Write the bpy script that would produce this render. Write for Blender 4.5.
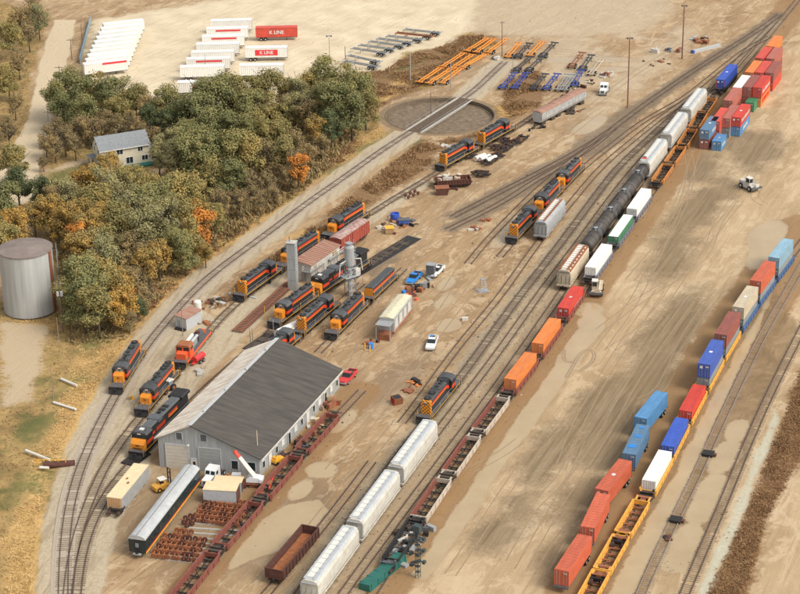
import bpy, math, random
import numpy as np
from mathutils import Vector, noise as mnoise
random.seed(7)
SC = bpy.context.scene
for o in list(bpy.data.objects): bpy.data.objects.remove(o)
COL = SC.collection
# ---------------------------------------------------------------- camera
FPX, CAMH, PITCH, ROLL = 1970.0, 171.0, math.radians(24), math.radians(-1.0)
cd = bpy.data.cameras.new('camera'); cam = bpy.data.objects.new('camera', cd); COL.objects.link(cam)
cd.sensor_width = 36; cd.lens = 36*FPX/800; cd.clip_start = 1; cd.clip_end = 20000
cam.location = (0, 0, CAMH)
from mathutils import Matrix
cam.rotation_euler = (Matrix.Rotation(math.pi/2-PITCH, 3, 'X') @ Matrix.Rotation(ROLL, 3, 'Z')).to_euler()
SC.camera = cam
# ---------------------------------------------------------------- daylight (thin overcast, late low sun from the right)
SUN_EL, SUN_AZ = 48, 120      # azimuth clockwise from +Y
w = bpy.data.worlds.new('World'); SC.world = w; w.use_nodes = True
nt = w.node_tree; bg = nt.nodes['Background']
sky = nt.nodes.new('ShaderNodeTexSky'); sky.sky_type = 'NISHITA'; sky.sun_disc = False
sky.sun_elevation = math.radians(SUN_EL); sky.sun_rotation = math.radians(SUN_AZ)
sky.dust_density = 4.0; sky.air_density = 1.0
hs = nt.nodes.new('ShaderNodeHueSaturation'); hs.inputs['Saturation'].default_value = 0.2
nt.links.new(sky.outputs[0], hs.inputs['Color']); nt.links.new(hs.outputs[0], bg.inputs['Color'])
bg.inputs['Strength'].default_value = 0.15
sd_ = bpy.data.lights.new('sun', 'SUN'); sd_.energy = 1.15; sd_.angle = math.radians(22); sd_.color = (1, .91, .77)
sun = bpy.data.objects.new('sun', sd_); COL.objects.link(sun)
az, el = math.radians(SUN_AZ), math.radians(SUN_EL)
sun.rotation_euler = Vector((-math.sin(az)*math.cos(el), -math.cos(az)*math.cos(el), -math.sin(el))).to_track_quat('-Z', 'Y').to_euler()
vs = SC.view_settings
SC.display_settings.display_device = 'sRGB'
vs.view_transform = 'Standard'; vs.look = 'None'; vs.gamma = 1; vs.exposure = 0.46; vs.use_curve_mapping = False
# ---------------------------------------------------------------- helpers
def G(px, py, z=0.0):
    """ground point seen at a photo pixel (where things stand)"""
    u, v = px-400, 297-py
    u, v = u*math.cos(ROLL)-v*math.sin(ROLL), u*math.sin(ROLL)+v*math.cos(ROLL)
    d = (u, FPX*math.cos(PITCH)+v*math.sin(PITCH), -FPX*math.sin(PITCH)+v*math.cos(PITCH))
    t = (z-CAMH)/d[2]
    return (d[0]*t, d[1]*t)
MATS = {}
def mat(name, col, rough=.7, var=.12, scale=1.5, metal=0, bump=0, col2=None, streak=False, rnd=0, emit=None):
    if name in MATS: return MATS[name]
    m = bpy.data.materials.new(name); m.use_nodes = True; MATS[name] = m
    n = m.node_tree; b = n.nodes['Principled BSDF']
    b.inputs['Roughness'].default_value = rough; b.inputs['Metallic'].default_value = metal
    L = n.links.new
    if var > 0 or col2:
        tc = n.nodes.new('ShaderNodeTexCoord'); nz = n.nodes.new('ShaderNodeTexNoise')
        nz.inputs['Scale'].default_value = scale; nz.inputs['Detail'].default_value = 6; nz.inputs['Roughness'].default_value = .65
        if streak:
            mp = n.nodes.new('ShaderNodeMapping'); mp.inputs['Scale'].default_value = streak if streak is not True else (1, 1, .25)
            L(tc.outputs['Object'], mp.inputs[0]); L(mp.outputs[0], nz.inputs['Vector'])
        else: L(tc.outputs['Object'], nz.inputs['Vector'])
        cr = n.nodes.new('ShaderNodeValToRGB'); cr.color_ramp.elements[0].position = .3; cr.color_ramp.elements[1].position = .7
        c2 = col2 or tuple(min(1, c*(1+var)) for c in col); c1 = col if col2 else tuple(c*(1-var) for c in col)
        cr.color_ramp.elements[0].color = (*c1, 1); cr.color_ramp.elements[1].color = (*c2, 1)
        L(nz.outputs['Fac'], cr.inputs[0]); out = cr.outputs[0]
        if rnd:
            oi = n.nodes.new('ShaderNodeObjectInfo'); h = n.nodes.new('ShaderNodeHueSaturation')
            mr = n.nodes.new('ShaderNodeMapRange'); mr.inputs[3].default_value = 1-rnd; mr.inputs[4].default_value = 1+rnd
            L(oi.outputs['Random'], mr.inputs[0]); L(mr.outputs[0], h.inputs['Value']); L(out, h.inputs['Color']); out = h.outputs[0]
        L(out, b.inputs['Base Color'])
        if bump:
            bp = n.nodes.new('ShaderNodeBump'); bp.inputs['Strength'].default_value = bump; bp.inputs['Distance'].default_value = .1
            L(nz.outputs['Fac'], bp.inputs['Height']); L(bp.outputs[0], b.inputs['Normal'])
    else: b.inputs['Base Color'].default_value = (*col, 1)
    return m
class MB:
    def __init__(s): s.v = []; s.f = []; s.mi = []; s.m = []
    def _m(s, m):
        if m not in s.m: s.m.append(m)
        return s.m.index(m)
    def add(s, vs_, fs, m):
        k = len(s.v); s.v += [tuple(p) for p in vs_]; i = s._m(m)
        for f in fs: s.f.append([k+a for a in f]); s.mi.append(i)
    def box(s, x0, x1, y0, y1, z0, z1, m, rz=0, piv=None):
        p = [(x, y, z) for z in (z0, z1) for (x, y) in ((x0, y0), (x1, y0), (x1, y1), (x0, y1))]
        if rz:
            cx, cy = piv or ((x0+x1)/2, (y0+y1)/2); c, q = math.cos(rz), math.sin(rz)
            p = [(cx+(x-cx)*c-(y-cy)*q, cy+(x-cx)*q+(y-cy)*c, z) for x, y, z in p]
        s.add(p, [(3,2,1,0),(4,5,6,7),(0,1,5,4),(1,2,6,5),(2,3,7,6),(3,0,4,7)], m); return s
    def prism(s, prof, a0, a1, m, axis='x', cap=True, capm=None):
        """profile [(p,q)] counter-clockwise, extruded along axis: x -> (y,z), y -> (x,z)"""
        n = len(prof)
        if axis == 'x': P = [(a0, p, q) for p, q in prof]+[(a1, p, q) for p, q in prof]
        else: P = [(p, a0, q) for p, q in prof]+[(p, a1, q) for p, q in prof]
        s.add(P, [(i, (i+1) % n, n+(i+1) % n, n+i) for i in range(n)], m)
        if cap:
            s.add(P[:n], [tuple(range(n))[::-1]], capm or m); s.add(P[n:], [tuple(range(n))], capm or m)
        return s
    def cyl(s, p0, p1, r0, r1, n, m, cap=True):
        p0, p1 = Vector(p0), Vector(p1); d = (p1-p0)
        if d.length < 1e-6: return s
        d.normalize(); a = d.orthogonal().normalized(); b = d.cross(a)
        ring = [(a*math.cos(t)+b*math.sin(t)) for t in [2*math.pi*(i+.5)/n for i in range(n)]]
        P = [p0+q*r0 for q in ring]+[p1+q*r1 for q in ring]
        s.add(P, [(i, (i+1) % n, n+(i+1) % n, n+i) for i in range(n)], m)
        if cap: s.add(P, [tuple(range(n))[::-1], tuple(range(n, 2*n))], m)
        return s
    def tube(s, pts, r, m, n=5):
        for a, b in zip(pts, pts[1:]): s.cyl(a, b, r, r, n, m)
        return s
    def lathe(s, prof, c, n, m):
        """profile [(radius, height)] about z through c"""
        P = [(c[0]+r*math.cos(2*math.pi*i/n), c[1]+r*math.sin(2*math.pi*i/n), c[2]+h) for r, h in prof for i in range(n)]
        F = [(j*n+i, j*n+(i+1) % n, (j+1)*n+(i+1) % n, (j+1)*n+i) for j in range(len(prof)-1) for i in range(n)]
        s.add(P, F, m); return s
    def mesh(s, name, smooth=False):
        me = bpy.data.meshes.new(name); me.from_pydata(s.v, [], s.f)
        for m in s.m: me.materials.append(MATS[m] if isinstance(m, str) else m)
        me.polygons.foreach_set('material_index', s.mi)
        if smooth: me.polygons.foreach_set('use_smooth', [True]*len(s.f))
        me.update(); return me
    def build(s, name, parent=None, loc=None, smooth=False):
        o = bpy.data.objects.new(name, s.mesh(name, smooth)); COL.objects.link(o)
        if parent is not None: o.parent = parent
        if loc: o.location = loc
        return o
def tag(o, label, cat, group=None, kind=None):
    if kind: o['kind'] = kind
    if label: o['label'] = label
    if cat: o['category'] = cat
    if group: o['group'] = group
    return o
def struct(o): o['kind'] = 'structure'; return o
def thing(name, loc=(0,0,0), rz=0):
    o = bpy.data.objects.new(name, None); COL.objects.link(o); o.empty_display_size = .5
    o.location = loc; o.rotation_euler = (0, 0, rz); return o
KIDS = {}
def dup(root, parent=None):
    c = root.copy(); COL.objects.link(c); c.parent = parent
    for ch in [x for x in root.children]: dup(ch, c)
    return c
PROTO = {}
def place(key, maker, loc, rz, label, cat, group=None, sc=None):
    """first use builds the thing, later uses copy it with its parts"""
    if key not in PROTO:
        o = maker(); PROTO[key] = o
    else: o = dup(PROTO[key])
    o.location = loc if len(loc) == 3 else (*loc, 0); o.rotation_euler = (0, 0, rz)
    if sc: o.scale = (sc, sc, sc)
    for k in ('label', 'category', 'group', 'kind'):
        if k in o.keys(): del o[k]
    return tag(o, label, cat, group)
def text_part(s, size, m, parent, loc, rot, name='lettering'):
    cu = bpy.data.curves.new('txt', 'FONT'); cu.body = s; cu.size = size; cu.extrude = .005; cu.align_x = 'CENTER'; cu.align_y = 'CENTER'; cu.offset = size*.02
    t = bpy.data.objects.new('txt', cu); COL.objects.link(t); bpy.context.view_layer.update()
    me = bpy.data.meshes.new_from_object(t.evaluated_get(bpy.context.evaluated_depsgraph_get()))
    bpy.data.objects.remove(t); me.materials.clear(); me.materials.append(MATS[m])
    o = bpy.data.objects.new(name, me); COL.objects.link(o); o.parent = parent; o.location = loc; o.rotation_euler = rot
    return o
def catmull(P, step=1.5):
    P = [np.array(p, float) for p in P]; P = [2*P[0]-P[1]]+P+[2*P[-1]-P[-2]]; out = []
    for i in range(1, len(P)-2):
        p0, p1, p2, p3 = P[i-1:i+3]; n = max(2, int(np.linalg.norm(p2-p1)/step))
        for k in range(n):
            t = k/n
            out.append(.5*((2*p1)+(-p0+p2)*t+(2*p0-5*p1+4*p2-p3)*t*t+(-p0+3*p1-3*p2+p3)*t**3))
    out.append(P[-2]); return np.array(out)
def smooth_line(Q, it=12):
    Q = Q.copy()
    for _ in range(it): Q[1:-1] = .25*Q[:-2]+.5*Q[1:-1]+.25*Q[2:]
    return Q
def resample(Q, step):
    d = np.r_[0, np.cumsum(np.linalg.norm(np.diff(Q, axis=0), axis=1))]
    n = max(2, int(d[-1]/step)+1); s = np.linspace(0, d[-1], n)
    return np.c_[np.interp(s, d, Q[:, 0]), np.interp(s, d, Q[:, 1])], s
class Line:
    def __init__(s, px, raw=False, sm=40):
        Q = catmull([G(*p) for p in px]) if not raw else np.array(px, float)
        Q, _ = resample(Q, 1.0); s.Q = smooth_line(Q, sm) if not raw else Q
        s.d = np.r_[0, np.cumsum(np.linalg.norm(np.diff(s.Q, axis=0), axis=1))]
    def at(s, t):
        return np.array((np.interp(t, s.d, s.Q[:, 0]), np.interp(t, s.d, s.Q[:, 1])))
    def near(s, p):
        p = np.array(p); A = s.Q[:-1]; B = s.Q[1:]; AB = B-A
        t = np.clip(((p-A)*AB).sum(1)/(AB**2).sum(1), 0, 1); D = np.linalg.norm(A+AB*t[:, None]-p, axis=1)
        i = int(D.argmin()); return s.d[i]+t[i]*np.linalg.norm(AB[i])
    def car(s, p, L, flip=False):
        """centre and heading of a vehicle with its truck centres on the line; heading points to the near end"""
        t = s.near(p); a = s.at(t-L*.35); b = s.at(t+L*.35); c = (a+b)/2
        d = (b-a) if s.at(s.d[-1])[1] < s.at(0)[1] else (a-b)      # toward the viewer
        h = math.atan2(d[1], d[0])
        return (float(c[0]), float(c[1])), h+(math.pi if flip else 0)
def strip(mb, Q, y0, y1, z0, z1, m, close=True):
    """box section swept along polyline Q between lateral offsets y0,y1"""
    T = np.gradient(Q, axis=0); T /= np.linalg.norm(T, axis=1)[:, None]; N = np.c_[-T[:, 1], T[:, 0]]
    A, B = Q+N*y0, Q+N*y1; n = len(Q)
    V = [(*a, z0) for a in A]+[(*a, z1) for a in A]+[(*b, z1) for b in B]+[(*b, z0) for b in B]
    F = []
    for i in range(n-1):
        for k in range(3): F.append((k*n+i, k*n+i+1, (k+1)*n+i+1, (k+1)*n+i))
    mb.add(V, [f[::-1] for f in F], m)
# ---------------------------------------------------------------- tracks: centre lines measured on the ground
TR = dict(
 T1=[(505,62),(490,76),(473,92),(440,113.5),(408,134),(381.6,151),(341,180),(308,203),(263,237),(220,268.5),(194,291),(168,320),(148.7,343),(127,376),(112,402),(99,426),(88,450),(80.5,468),(70.4,503),(65.4,541),(64,561),(63,620)],
 T2=[(560,99),(537,114),(511,131),(476,151),(438,172),(420,184),(400,195),(372,213),(345,229),(318,247),(278,273),(238,302),(222,317),(208,333),(190,355),(165,389),(150,407),(136,422),(122,440),(108,461),(95.6,486),(84,516),(75,545),(70,575),(66,620)],
 T3=[(407,241),(385,254),(364,267),(338,283),(313,300),(290,316),(272,330),(256,345),(240,359),(215,380),(190,404),(165,430),(146,450),(128.5,466),(113,484),(98,509),(86,538),(79,570),(74,620)],
 T4=[(362,284),(352,292),(333,309),(315,324),(296,341),(276,358),(257,374),(250,380)],
 T5=[(404,269),(394,279),(363,308),(334,337),(318,353)],
 T7=[(700,91),(660,119),(625,147),(600,169),(562,214),(539,242),(505,290),(489,310),(456,350),(434,380),(418,402),(402,423)],
 T8=[(700,92),(668,121),(642,145),(617,169),(590,204),(562,242),(518,299),(481,350),(459,380),(423,425),(398,456),(369,497),(323,561),(280,620)],
 TC=[(712,88),(680,120),(655,146),(634,169),(605,206),(579,242),(553,276),(528,311),(511,335),(481,376),(452,413),(431,441),(412,467),(389,498),(343,561),(300,620)],
 TD=[(775,22),(745,53),(720,82),(693,115),(673,141),(654,166),(637,188),(624,207),(610,225),(593,249),(572,278),(550,310),(525,346),(502,379),(476,415),(454,444),(435,470),(412,500),(385,537),(362,568),(325,620)],
 TE=[(830,-40),(790,10),(765,40),(740,69),(727,85),(716,98),(705,113),(696,128),(685,146),(672,164),(655,189),(638,213),(620,239),(599,269),(570,311),(546.5,346),(521,381),(489,422),(474,443),(444,486),(415,529),(395,560),(355,620)],
 TG=[(815,225),(780,272),(761,297),(744,322),(726,350),(710,379),(692,412),(674,447),(657,481),(632,524),(614,555),(578,620)],
 TG2=[(815,245),(767,328),(744,374),(721,422),(699,471),(676,518),(658,556),(630,620)],
 TG3=[(815,305),(790,354),(767,401),(746.7,447),(728,493),(701,556),(674,620)],
 TH=[(362,391),(344,410),(328.6,425),(304.6,453),(270.5,493),(235,533.6),(215,557),(165,620)],
 TJ=[(372,462),(345,498),(311,541),(290,566),(245,620)],
 T9a=[(780,15),(756,32),(700,67),(650,101),(627,118),(600,138),(570,156),(540,172),(505,190),(453,217)],
 T9b=[(614,129),(598,143),(570,162),(540,178),(500,204),(448,230)],
 T10=[(770,37),(744,51),(700,86),(680,101),(644,121),(615,143),(580,171),(546,207),(512,243),(500,257)],
 T11=[(600,138),(575,158),(550,179),(530,197),(510,217),(487,241),(468,264)],
)
LN = {k: Line(v, sm=60) for k, v in TR.items()}
# ---------------------------------------------------------------- materials
M_ = mat
M_('rail', (.1,.065,.045), .6, .3, 4); M_('rail_bright', (.25,.2,.16), .4, .2, 4)
M_('tie', (.2,.15,.105), .9, .35, 3); M_('tie_light', (.27,.2,.135), .9, .3, 3); M_('tie_red', (.25,.13,.09), .9, .25, 3)
M_('ballast', (.33,.27,.2), .95, .28, 6, bump=.6, col2=(.46,.39,.3)); M_('ballast_mud', (.2,.15,.1), .95, .3, 4, bump=.5)
M_('black', (.018,.018,.02), .45, .3, 3); M_('black_matt', (.02,.019,.018), .8, .35, 4); M_('grime', (.06,.045,.032), .9, .4, 4)
M_('loco_side', (.02,.022,.025), .45, .3, 2.5, col2=(.045,.044,.044), rnd=.35); M_('loco_roof', (.042,.045,.05), .6, .25, 2, col2=(.1,.1,.1), rnd=.3)
M_('loco_deck', (.1,.1,.105), .7, .25, 3)
M_('orange', (.72,.26,.025), .45, .08, 3); M_('red_stripe', (.62,.06,.02), .45, .08, 3); M_('yellow', (.8,.42,.04), .5, .1, 3)
M_('loco_red', (.75,.12,.04), .5, .12, 2); M_('glass', (.02,.03,.035), .08, 0); M_('glass_pale', (.2,.24,.26), .1, 0)
M_('white', (.68,.65,.58), .6, .08, 2); M_('white_dirty', (.55,.52,.46), .7, .15, 1.5); M_('tarp', (.8,.79,.75), .6, .08, 1)
M_('grey', (.3,.31,.31), .6, .15, 1.5); M_('grey_light', (.45,.46,.46), .6, .1, 1.5); M_('grey_dark', (.1,.105,.11), .7, .2, 2); M_('steel', (.35,.36,.37), .4, .15, 2, metal=.4)
M_('tyre', (.02,.02,.02), .9, .2, 3); M_('concrete', (.38,.36,.32), .9, .18, .8, col2=(.5,.48,.43))
M_('rust', (.2,.07,.035), .85, .35, 1.5, col2=(.33,.13,.06)); M_('rust_dark', (.1,.04,.028), .9, .4, 2); M_('rust_orange', (.32,.115,.045), .85, .4, 2)
M_('well_red', (.17,.05,.035), .75, .35, 1.2, col2=(.27,.09,.06)); M_('well_yellow', (.7,.36,.06), .65, .2, 1.2); M_('well_orange', (.5,.2,.05), .7, .3, 1.2); M_('well_tan', (.5,.42,.33), .8, .2, 1); M_('well_blue', (.06,.13,.27), .6, .2, 1.2); M_('well_grey', (.17,.165,.19), .7, .25, 1.2)
M_('red', (.62,.06,.035), .5, .12, 1.5); M_('wood', (.38,.25,.13), .8, .25, 2); M_('pole_wood', (.17,.12,.085), .9, .25, 3); M_('pole_steel', (.28,.22,.18), .6, .1, 2)
M_('blue_paint', (.02,.22,.62), .4, .08, 2); M_('ply', (.72,.56,.34), .8, .1, 1); M_('green_tarp', (.02,.13,.105), .6, .12, 1)
def checker():
    m = bpy.data.materials.new('checker_orange'); m.use_nodes = True; MATS['checker'] = m; n = m.node_tree; L = n.links.new
    tc = n.nodes.new('ShaderNodeTexCoord'); ck = n.nodes.new('ShaderNodeTexChecker'); ck.inputs['Scale'].default_value = 2.9
    mp = n.nodes.new('ShaderNodeMapping'); mp.inputs['Location'].default_value = (.03, .02, .05)
    ck.inputs['Color1'].default_value = (.85,.3,.02,1); ck.inputs['Color2'].default_value = (.22,.1,.02,1)
    L(tc.outputs['Object'], mp.inputs[0]); L(mp.outputs[0], ck.inputs[0]); L(ck.outputs[0], n.nodes['Principled BSDF'].inputs['Base Color'])
checker()
# ---------------------------------------------------------------- ground
def axis_(a, b, st, lo, hi):
    c = list(np.arange(a, b+st, st)); k = st
    L_ = []; x = a
    while x > lo: k *= 1.5; x -= k; L_.append(x)
    R_ = []; x = c[-1]; k = st
    while x < hi: k *= 1.5; x += k; R_.append(x)
    return np.array(L_[::-1]+c+R_)
gx = axis_(-150, 150, .6, -6000, 6000); gy = axis_(255, 650, .6, -800, 9000)
X, Y = np.meshgrid(gx, gy); PT = np.c_[X.ravel(), Y.ravel()]
def sdf(poly, world=False):
    P = np.array(poly if world else [G(*p) for p in poly]); n = len(P); x, y = PT[:, 0], PT[:, 1]
    d = np.full(len(PT), 1e9); ins = np.zeros(len(PT), bool)
    for i in range(n):
        a, b = P[i], P[(i+1) % n]; e = b-a
        t = np.clip(((x-a[0])*e[0]+(y-a[1])*e[1])/(e@e), 0, 1)
        d = np.minimum(d, (x-a[0]-t*e[0])**2+(y-a[1]-t*e[1])**2)
        c = ((a[1] > y) != (b[1] > y)); xx = (b[0]-a[0])*(y-a[1])/(b[1]-a[1]+1e-12)+a[0]; ins ^= c & (x < xx)
    d = np.sqrt(d); return np.where(ins, -d, d)
LD = {}
near_ = (abs(PT[:, 0]) < 160) & (PT[:, 1] > 245) & (PT[:, 1] < 660)
def line_d(keys):
    best = np.full(len(PT), 1e3); p = PT[near_]
    for k in keys:
        if k not in LD:
            Q = LN[k].Q[::3]; b = np.full(len(p), 1e6)
            for a, c in zip(Q[:-1], Q[1:]):
                e = c-a; m = (abs(p[:, 0]-(a[0]+c[0])/2) < 18) & (abs(p[:, 1]-(a[1]+c[1])/2) < 18)
                if not m.any(): continue
                pm = p[m]; t = np.clip(((pm-a)@e)/(e@e), 0, 1); q = pm-a-t[:, None]*e; b[m] = np.minimum(b[m], (q**2).sum(1))
            LD[k] = np.sqrt(np.minimum(b, 1e6))
        best[near_] = np.minimum(best[near_], LD[k])
    return best
def ell(px, py, rx, ry, rot=68):
    """ellipse on the ground at a photo pixel; radii in metres, first along heading rot"""
    c = np.array(G(px, py)); a = math.radians(rot); d = PT-c
    u = d[:, 0]*math.cos(a)+d[:, 1]*math.sin(a); v = -d[:, 0]*math.sin(a)+d[:, 1]*math.cos(a)
    return (np.sqrt((u/rx)**2+(v/ry)**2)-1)*min(rx, ry)
mn = lambda *a: np.minimum.reduce(a)
Z = {}
Z['sand'] = sdf([(960,-140),(735,110),(700,160),(645,235),(590,318),(550,370),(480,460),(400,575),(340,660),(900,700),(1200,100)])
Z['browns'] = mn(ell(690,215,17,4.5), ell(668,258,16,4.5), ell(700,205,22,5,60), ell(672,330,20,6), ell(655,360,14,5), ell(620,440,14,9), ell(585,500,10,6), ell(520,510,7,3), ell(560,440,9,5), ell(760,150,16,6), ell(700,170,14,5), ell(640,390,12,8), ell(610,415,12,8), ell(545,460,10,4), ell(735,140,9,9), ell(500,535,7,4), ell(590,560,8,8))
Z['wet'] = mn(line_d(['TE'])-5.2, line_d(['TG'])-7.5, line_d(['TH'])-3.8, line_d(['TD'])-2.2)
Z['puddle'] = mn(sdf([(602,312),(606,326),(580,360),(548,405),(518,448),(500,470),(470,520),(440,562),(425,580),(412,575),(440,530),(475,480),(500,443),(530,400),(556,362),(572,335)]),
   sdf([(772,292),(764,318),(748,352),(732,384),(717,418),(703,450),(681,500),(664,532),(646,570),(630,600),(606,600),(622,566),(645,525),(668,488),(686,450),(703,413),(720,384),(738,350),(756,318)]),
   ell(737,431,4.6,2.2), ell(724,458,7,2.6), ell(712,490,7,2.8), ell(700,510,5,2.4), ell(687,538,5.5,2.6), ell(676,560,4,3), ell(768,235,9,4), ell(762,255,8,3),
   sdf([(318,500),(330,515),(312,535),(285,548),(262,555),(240,565),(225,575),(235,552),(262,520),(285,505)]), ell(300,490,4,2), ell(588,310,4,3), ell(592,322,4,3),
   ell(515,225,8,2.5), ell(505,234,6,2.2), ell(500,241,4,2), ell(545,200,5,2), ell(447,283,4,1.6), ell(443,302,3.5,1.6), ell(448,325,3.5,2.4), ell(322,470,3,3), ell(345,420,5,1.6), ell(590,125,8,3,60), ell(640,215,4,1), ell(560,60,10,3,0), ell(590,60,12,3,0), ell(600,70,9,3,0))
Z['yardbal'] = line_d(['T8','TC','TD'])-2.4
Z['rightmud'] = sdf([(775,290),(752,312),(733,348),(715,382),(702,412),(685,440),(668,475),(640,525),(618,565),(600,600),(640,610),(658,560),(700,560),(735,480),(752,440),(768,402),(800,330)])
Z['mudtrack'] = mn(line_d(['T9a','T9b'])-2.6, ell(622,118,16,3,65), ell(600,140,18,5,60), line_d(['T8'])-1.8, sdf([(407,236),(412,243),(395,262),(372,278),(360,268),(380,252)]))
Z['gravel'] = mn(line_d(['T1'])-4.3, sdf([(368,210),(420,178),(432,183),(415,196),(375,222),(300,275),(262,318),(236,345),(200,385),(170,430),(150,455),(150,480),(120,520),(100,600),(60,600),(62,540),(66,500),(84,450),(108,405),(130,350),(165,318),(190,300),(215,318),(250,292),(300,258)]))
Z['bright'] = sdf([(95,20),(480,-40),(472,30),(440,46),(405,55),(385,69),(345,74),(325,80),(310,95),(245,110),(170,100),(85,88),(86,60)])
Z['brightyard'] = mn(sdf([(455,28),(475,33),(520,37),(640,36),(660,24),(700,-60),(380,-60)]), ell(575,62,9,25,0), ell(640,70,40,5,65))
Z['grass'] = sdf([(-150,700),(-150,-60),(47,20),(45,31),(31,80),(31,180),(40,240),(10,300),(-150,300),(-150,640),(50,640),(62,560),(64,525),(70,480),(84,440),(100,405),(118,365),(140,330),(162,305),(200,272),(250,232),(310,188),(355,158),(388,138),(375,118),(386,100),(430,88),(455,72),(500,45),(470,32),(350,36),(330,60),(310,90),(245,110),(170,98),(95,90),(85,60),(62,120),(48,150),(40,200),(-80,300)])
Z['russet'] = mn(sdf([(345,70),(400,58),(452,36),(500,36),(470,60),(430,80),(395,100),(365,118),(350,105)]), sdf([(150,318),(200,278),(240,235),(300,190),(340,165),(370,140),(350,135),(300,150),(200,220),(140,290)]),
   sdf([(300,262),(330,235),(375,200),(425,170),(445,148),(425,140),(395,160),(345,200),(300,235),(240,280),(205,315),(235,300)]), sdf([(430,140),(445,146),(480,136),(520,118),(545,105),(540,70),(505,80),(500,110),(470,134)]))
Z['weeds'] = sdf([(800,370),(776,430),(756,482),(736,530),(720,562),(695,612),(742,612),(757,561),(768,521),(790,480),(850,380),(880,300)])
Z['straw'] = mn(ell(45,520,12,3,60), sdf([(66,330),(100,330),(128,345),(118,365),(100,405),(84,440),(68,470),(45,470),(48,440),(60,400),(78,350)]), ell(502,112,7,5,20), ell(180,300,20,1.3,62), ell(235,262,14,1.5,50), ell(345,178,14,2,50), ell(370,160,8,2,50), ell(385,95,8,2,60), ell(408,78,8,2,60), ell(40,322,5,3,0), np.maximum(np.maximum(np.maximum(line_d(['T1'])-9.5, 4.0-line_d(['T1'])), Z['grass']), -(PT[:,1]-300)*0-9))
Z['lawn'] = mn(sdf([(42,172),(88,162),(86,172),(60,186),(38,190)]), ell(165,158,12,3,10), ell(148,196,7,4), ell(380,142,10,2.4,50), ell(405,68,5,2), ell(35,430,6,2.5), ell(38,480,8,3), ell(70,385,4,1.5), ell(95,340,4,2), ell(352,163,16,2.6,48), ell(322,186,8,1.6,48), ell(120,150,10,4,10))
Z['path'] = mn(sdf([(0,322),(44,324),(46,358),(33,400),(5,405)]), sdf([(44,170),(85,158),(88,160),(46,176)]), sdf([(110,182),(150,172),(165,166),(165,172),(120,190)]))
Z['road'] = sdf([(55,20),(76,20),(68,60),(58,95),(50,125),(42,160),(33,200),(-30,220),(28,120),(38,70),(45,45)])
Z['stones'] = mn(sdf([(775,405),(770,420),(756,455),(744,487),(731,520),(713,558),(696,600),(706,600),(724,558),(741,520),(752,490),(762,462),(780,420)]))
bmask = sdf([(155,470),(262,482),(345,388),(243,350)])
Z['soil'] = mn(ell(215,490,22,10), ell(250,520,22,12), ell(120,520,20,5), ell(395,380,16,5), ell(335,400,12,3), ell(70,470,14,3), ell(440,80,20,3,50))
pitc = np.array(G(440, 115.5)); PR = 15.6
dist = np.linalg.norm(PT-pitc, axis=1)
Z['pit'] = dist-PR-.5
zz = np.where(dist < PR-.25, -2.0, 0.0)
zz -= 0.35*np.clip(-Z['grass']/4, 0, 1)*(np.sin(PT[:, 0]*.21+PT[:, 1]*.13)*.5+.5)*(abs(PT[:, 0]) < 300)
me = bpy.data.meshes.new('ground'); nx, ny = len(gx), len(gy)
V = np.c_[PT, zz].astype(np.float32); me.vertices.add(len(V)); me.vertices.foreach_set('co', V.ravel())
ii = (np.arange(ny-1)[:, None]*nx+np.arange(nx-1)[None, :]).ravel()
F = np.c_[ii, ii+1, ii+1+nx, ii+nx].astype(np.int32)
me.loops.add(F.size); me.loops.foreach_set('vertex_index', F.ravel()); me.polygons.add(len(F))
me.polygons.foreach_set('loop_start', np.arange(0, F.size, 4, dtype=np.int32)); me.update(calc_edges=True)
for k, v in Z.items():
    me.attributes.new(k, 'FLOAT', 'POINT').data.foreach_set('value', np.clip(v, -50, 50).astype(np.float32))
ground = bpy.data.objects.new('ground', me); COL.objects.link(ground); struct(ground)
gm = bpy.data.materials.new('earth'); gm.use_nodes = True; me.materials.append(gm); N = gm.node_tree; NB = N.nodes; LK = N.links.new
bs = NB['Principled BSDF']; geo = NB.new('ShaderNodeNewGeometry')
def nmap(rz, sx, sy):
    mp = NB.new('ShaderNodeMapping'); mp.vector_type = 'TEXTURE'
    mp.inputs['Rotation'].default_value = (0, 0, math.radians(rz)); mp.inputs['Scale'].default_value = (sx, sy, 1)
    LK(geo.outputs['Position'], mp.inputs[0]); return mp.outputs[0]
def nz(vec, sc, det=5, ro=.6, dis=0):
    n = NB.new('ShaderNodeTexNoise'); n.inputs['Scale'].default_value = sc; n.inputs['Detail'].default_value = det; n.inputs['Roughness'].default_value = ro; n.inputs['Distortion'].default_value = dis
    LK(vec, n.inputs['Vector']); return n.outputs['Fac']
def mrange(x, a, b, c=0., d=1., smooth=False):
    m = NB.new('ShaderNodeMapRange'); m.inputs[1].default_value = a; m.inputs[2].default_value = b; m.inputs[3].default_value = c; m.inputs[4].default_value = d
    if smooth: m.interpolation_type = 'SMOOTHSTEP'
    LK(x, m.inputs[0]); return m.outputs[0]
def ramp(x, *st):
    r = NB.new('ShaderNodeValToRGB'); e = r.color_ramp.elements
    while len(e) < len(st): e.new(.5)
    for k, (p, c) in enumerate(st): e[k].position = p; e[k].color = (*c, 1)
    LK(x, r.inputs[0]); return r.outputs[0]
def mix(f, a, b, mode='MIX', fv=None):
    m = NB.new('ShaderNodeMix'); m.data_type = 'RGBA'; m.blend_type = mode
    if f is None: m.inputs[0].default_value = fv
    else: LK(f, m.inputs[0])
    LK(a, m.inputs[6]); 
    if isinstance(b, tuple): m.inputs[7].default_value = (*b, 1)
    else: LK(b, m.inputs[7])
    return m.outputs[2]
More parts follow.
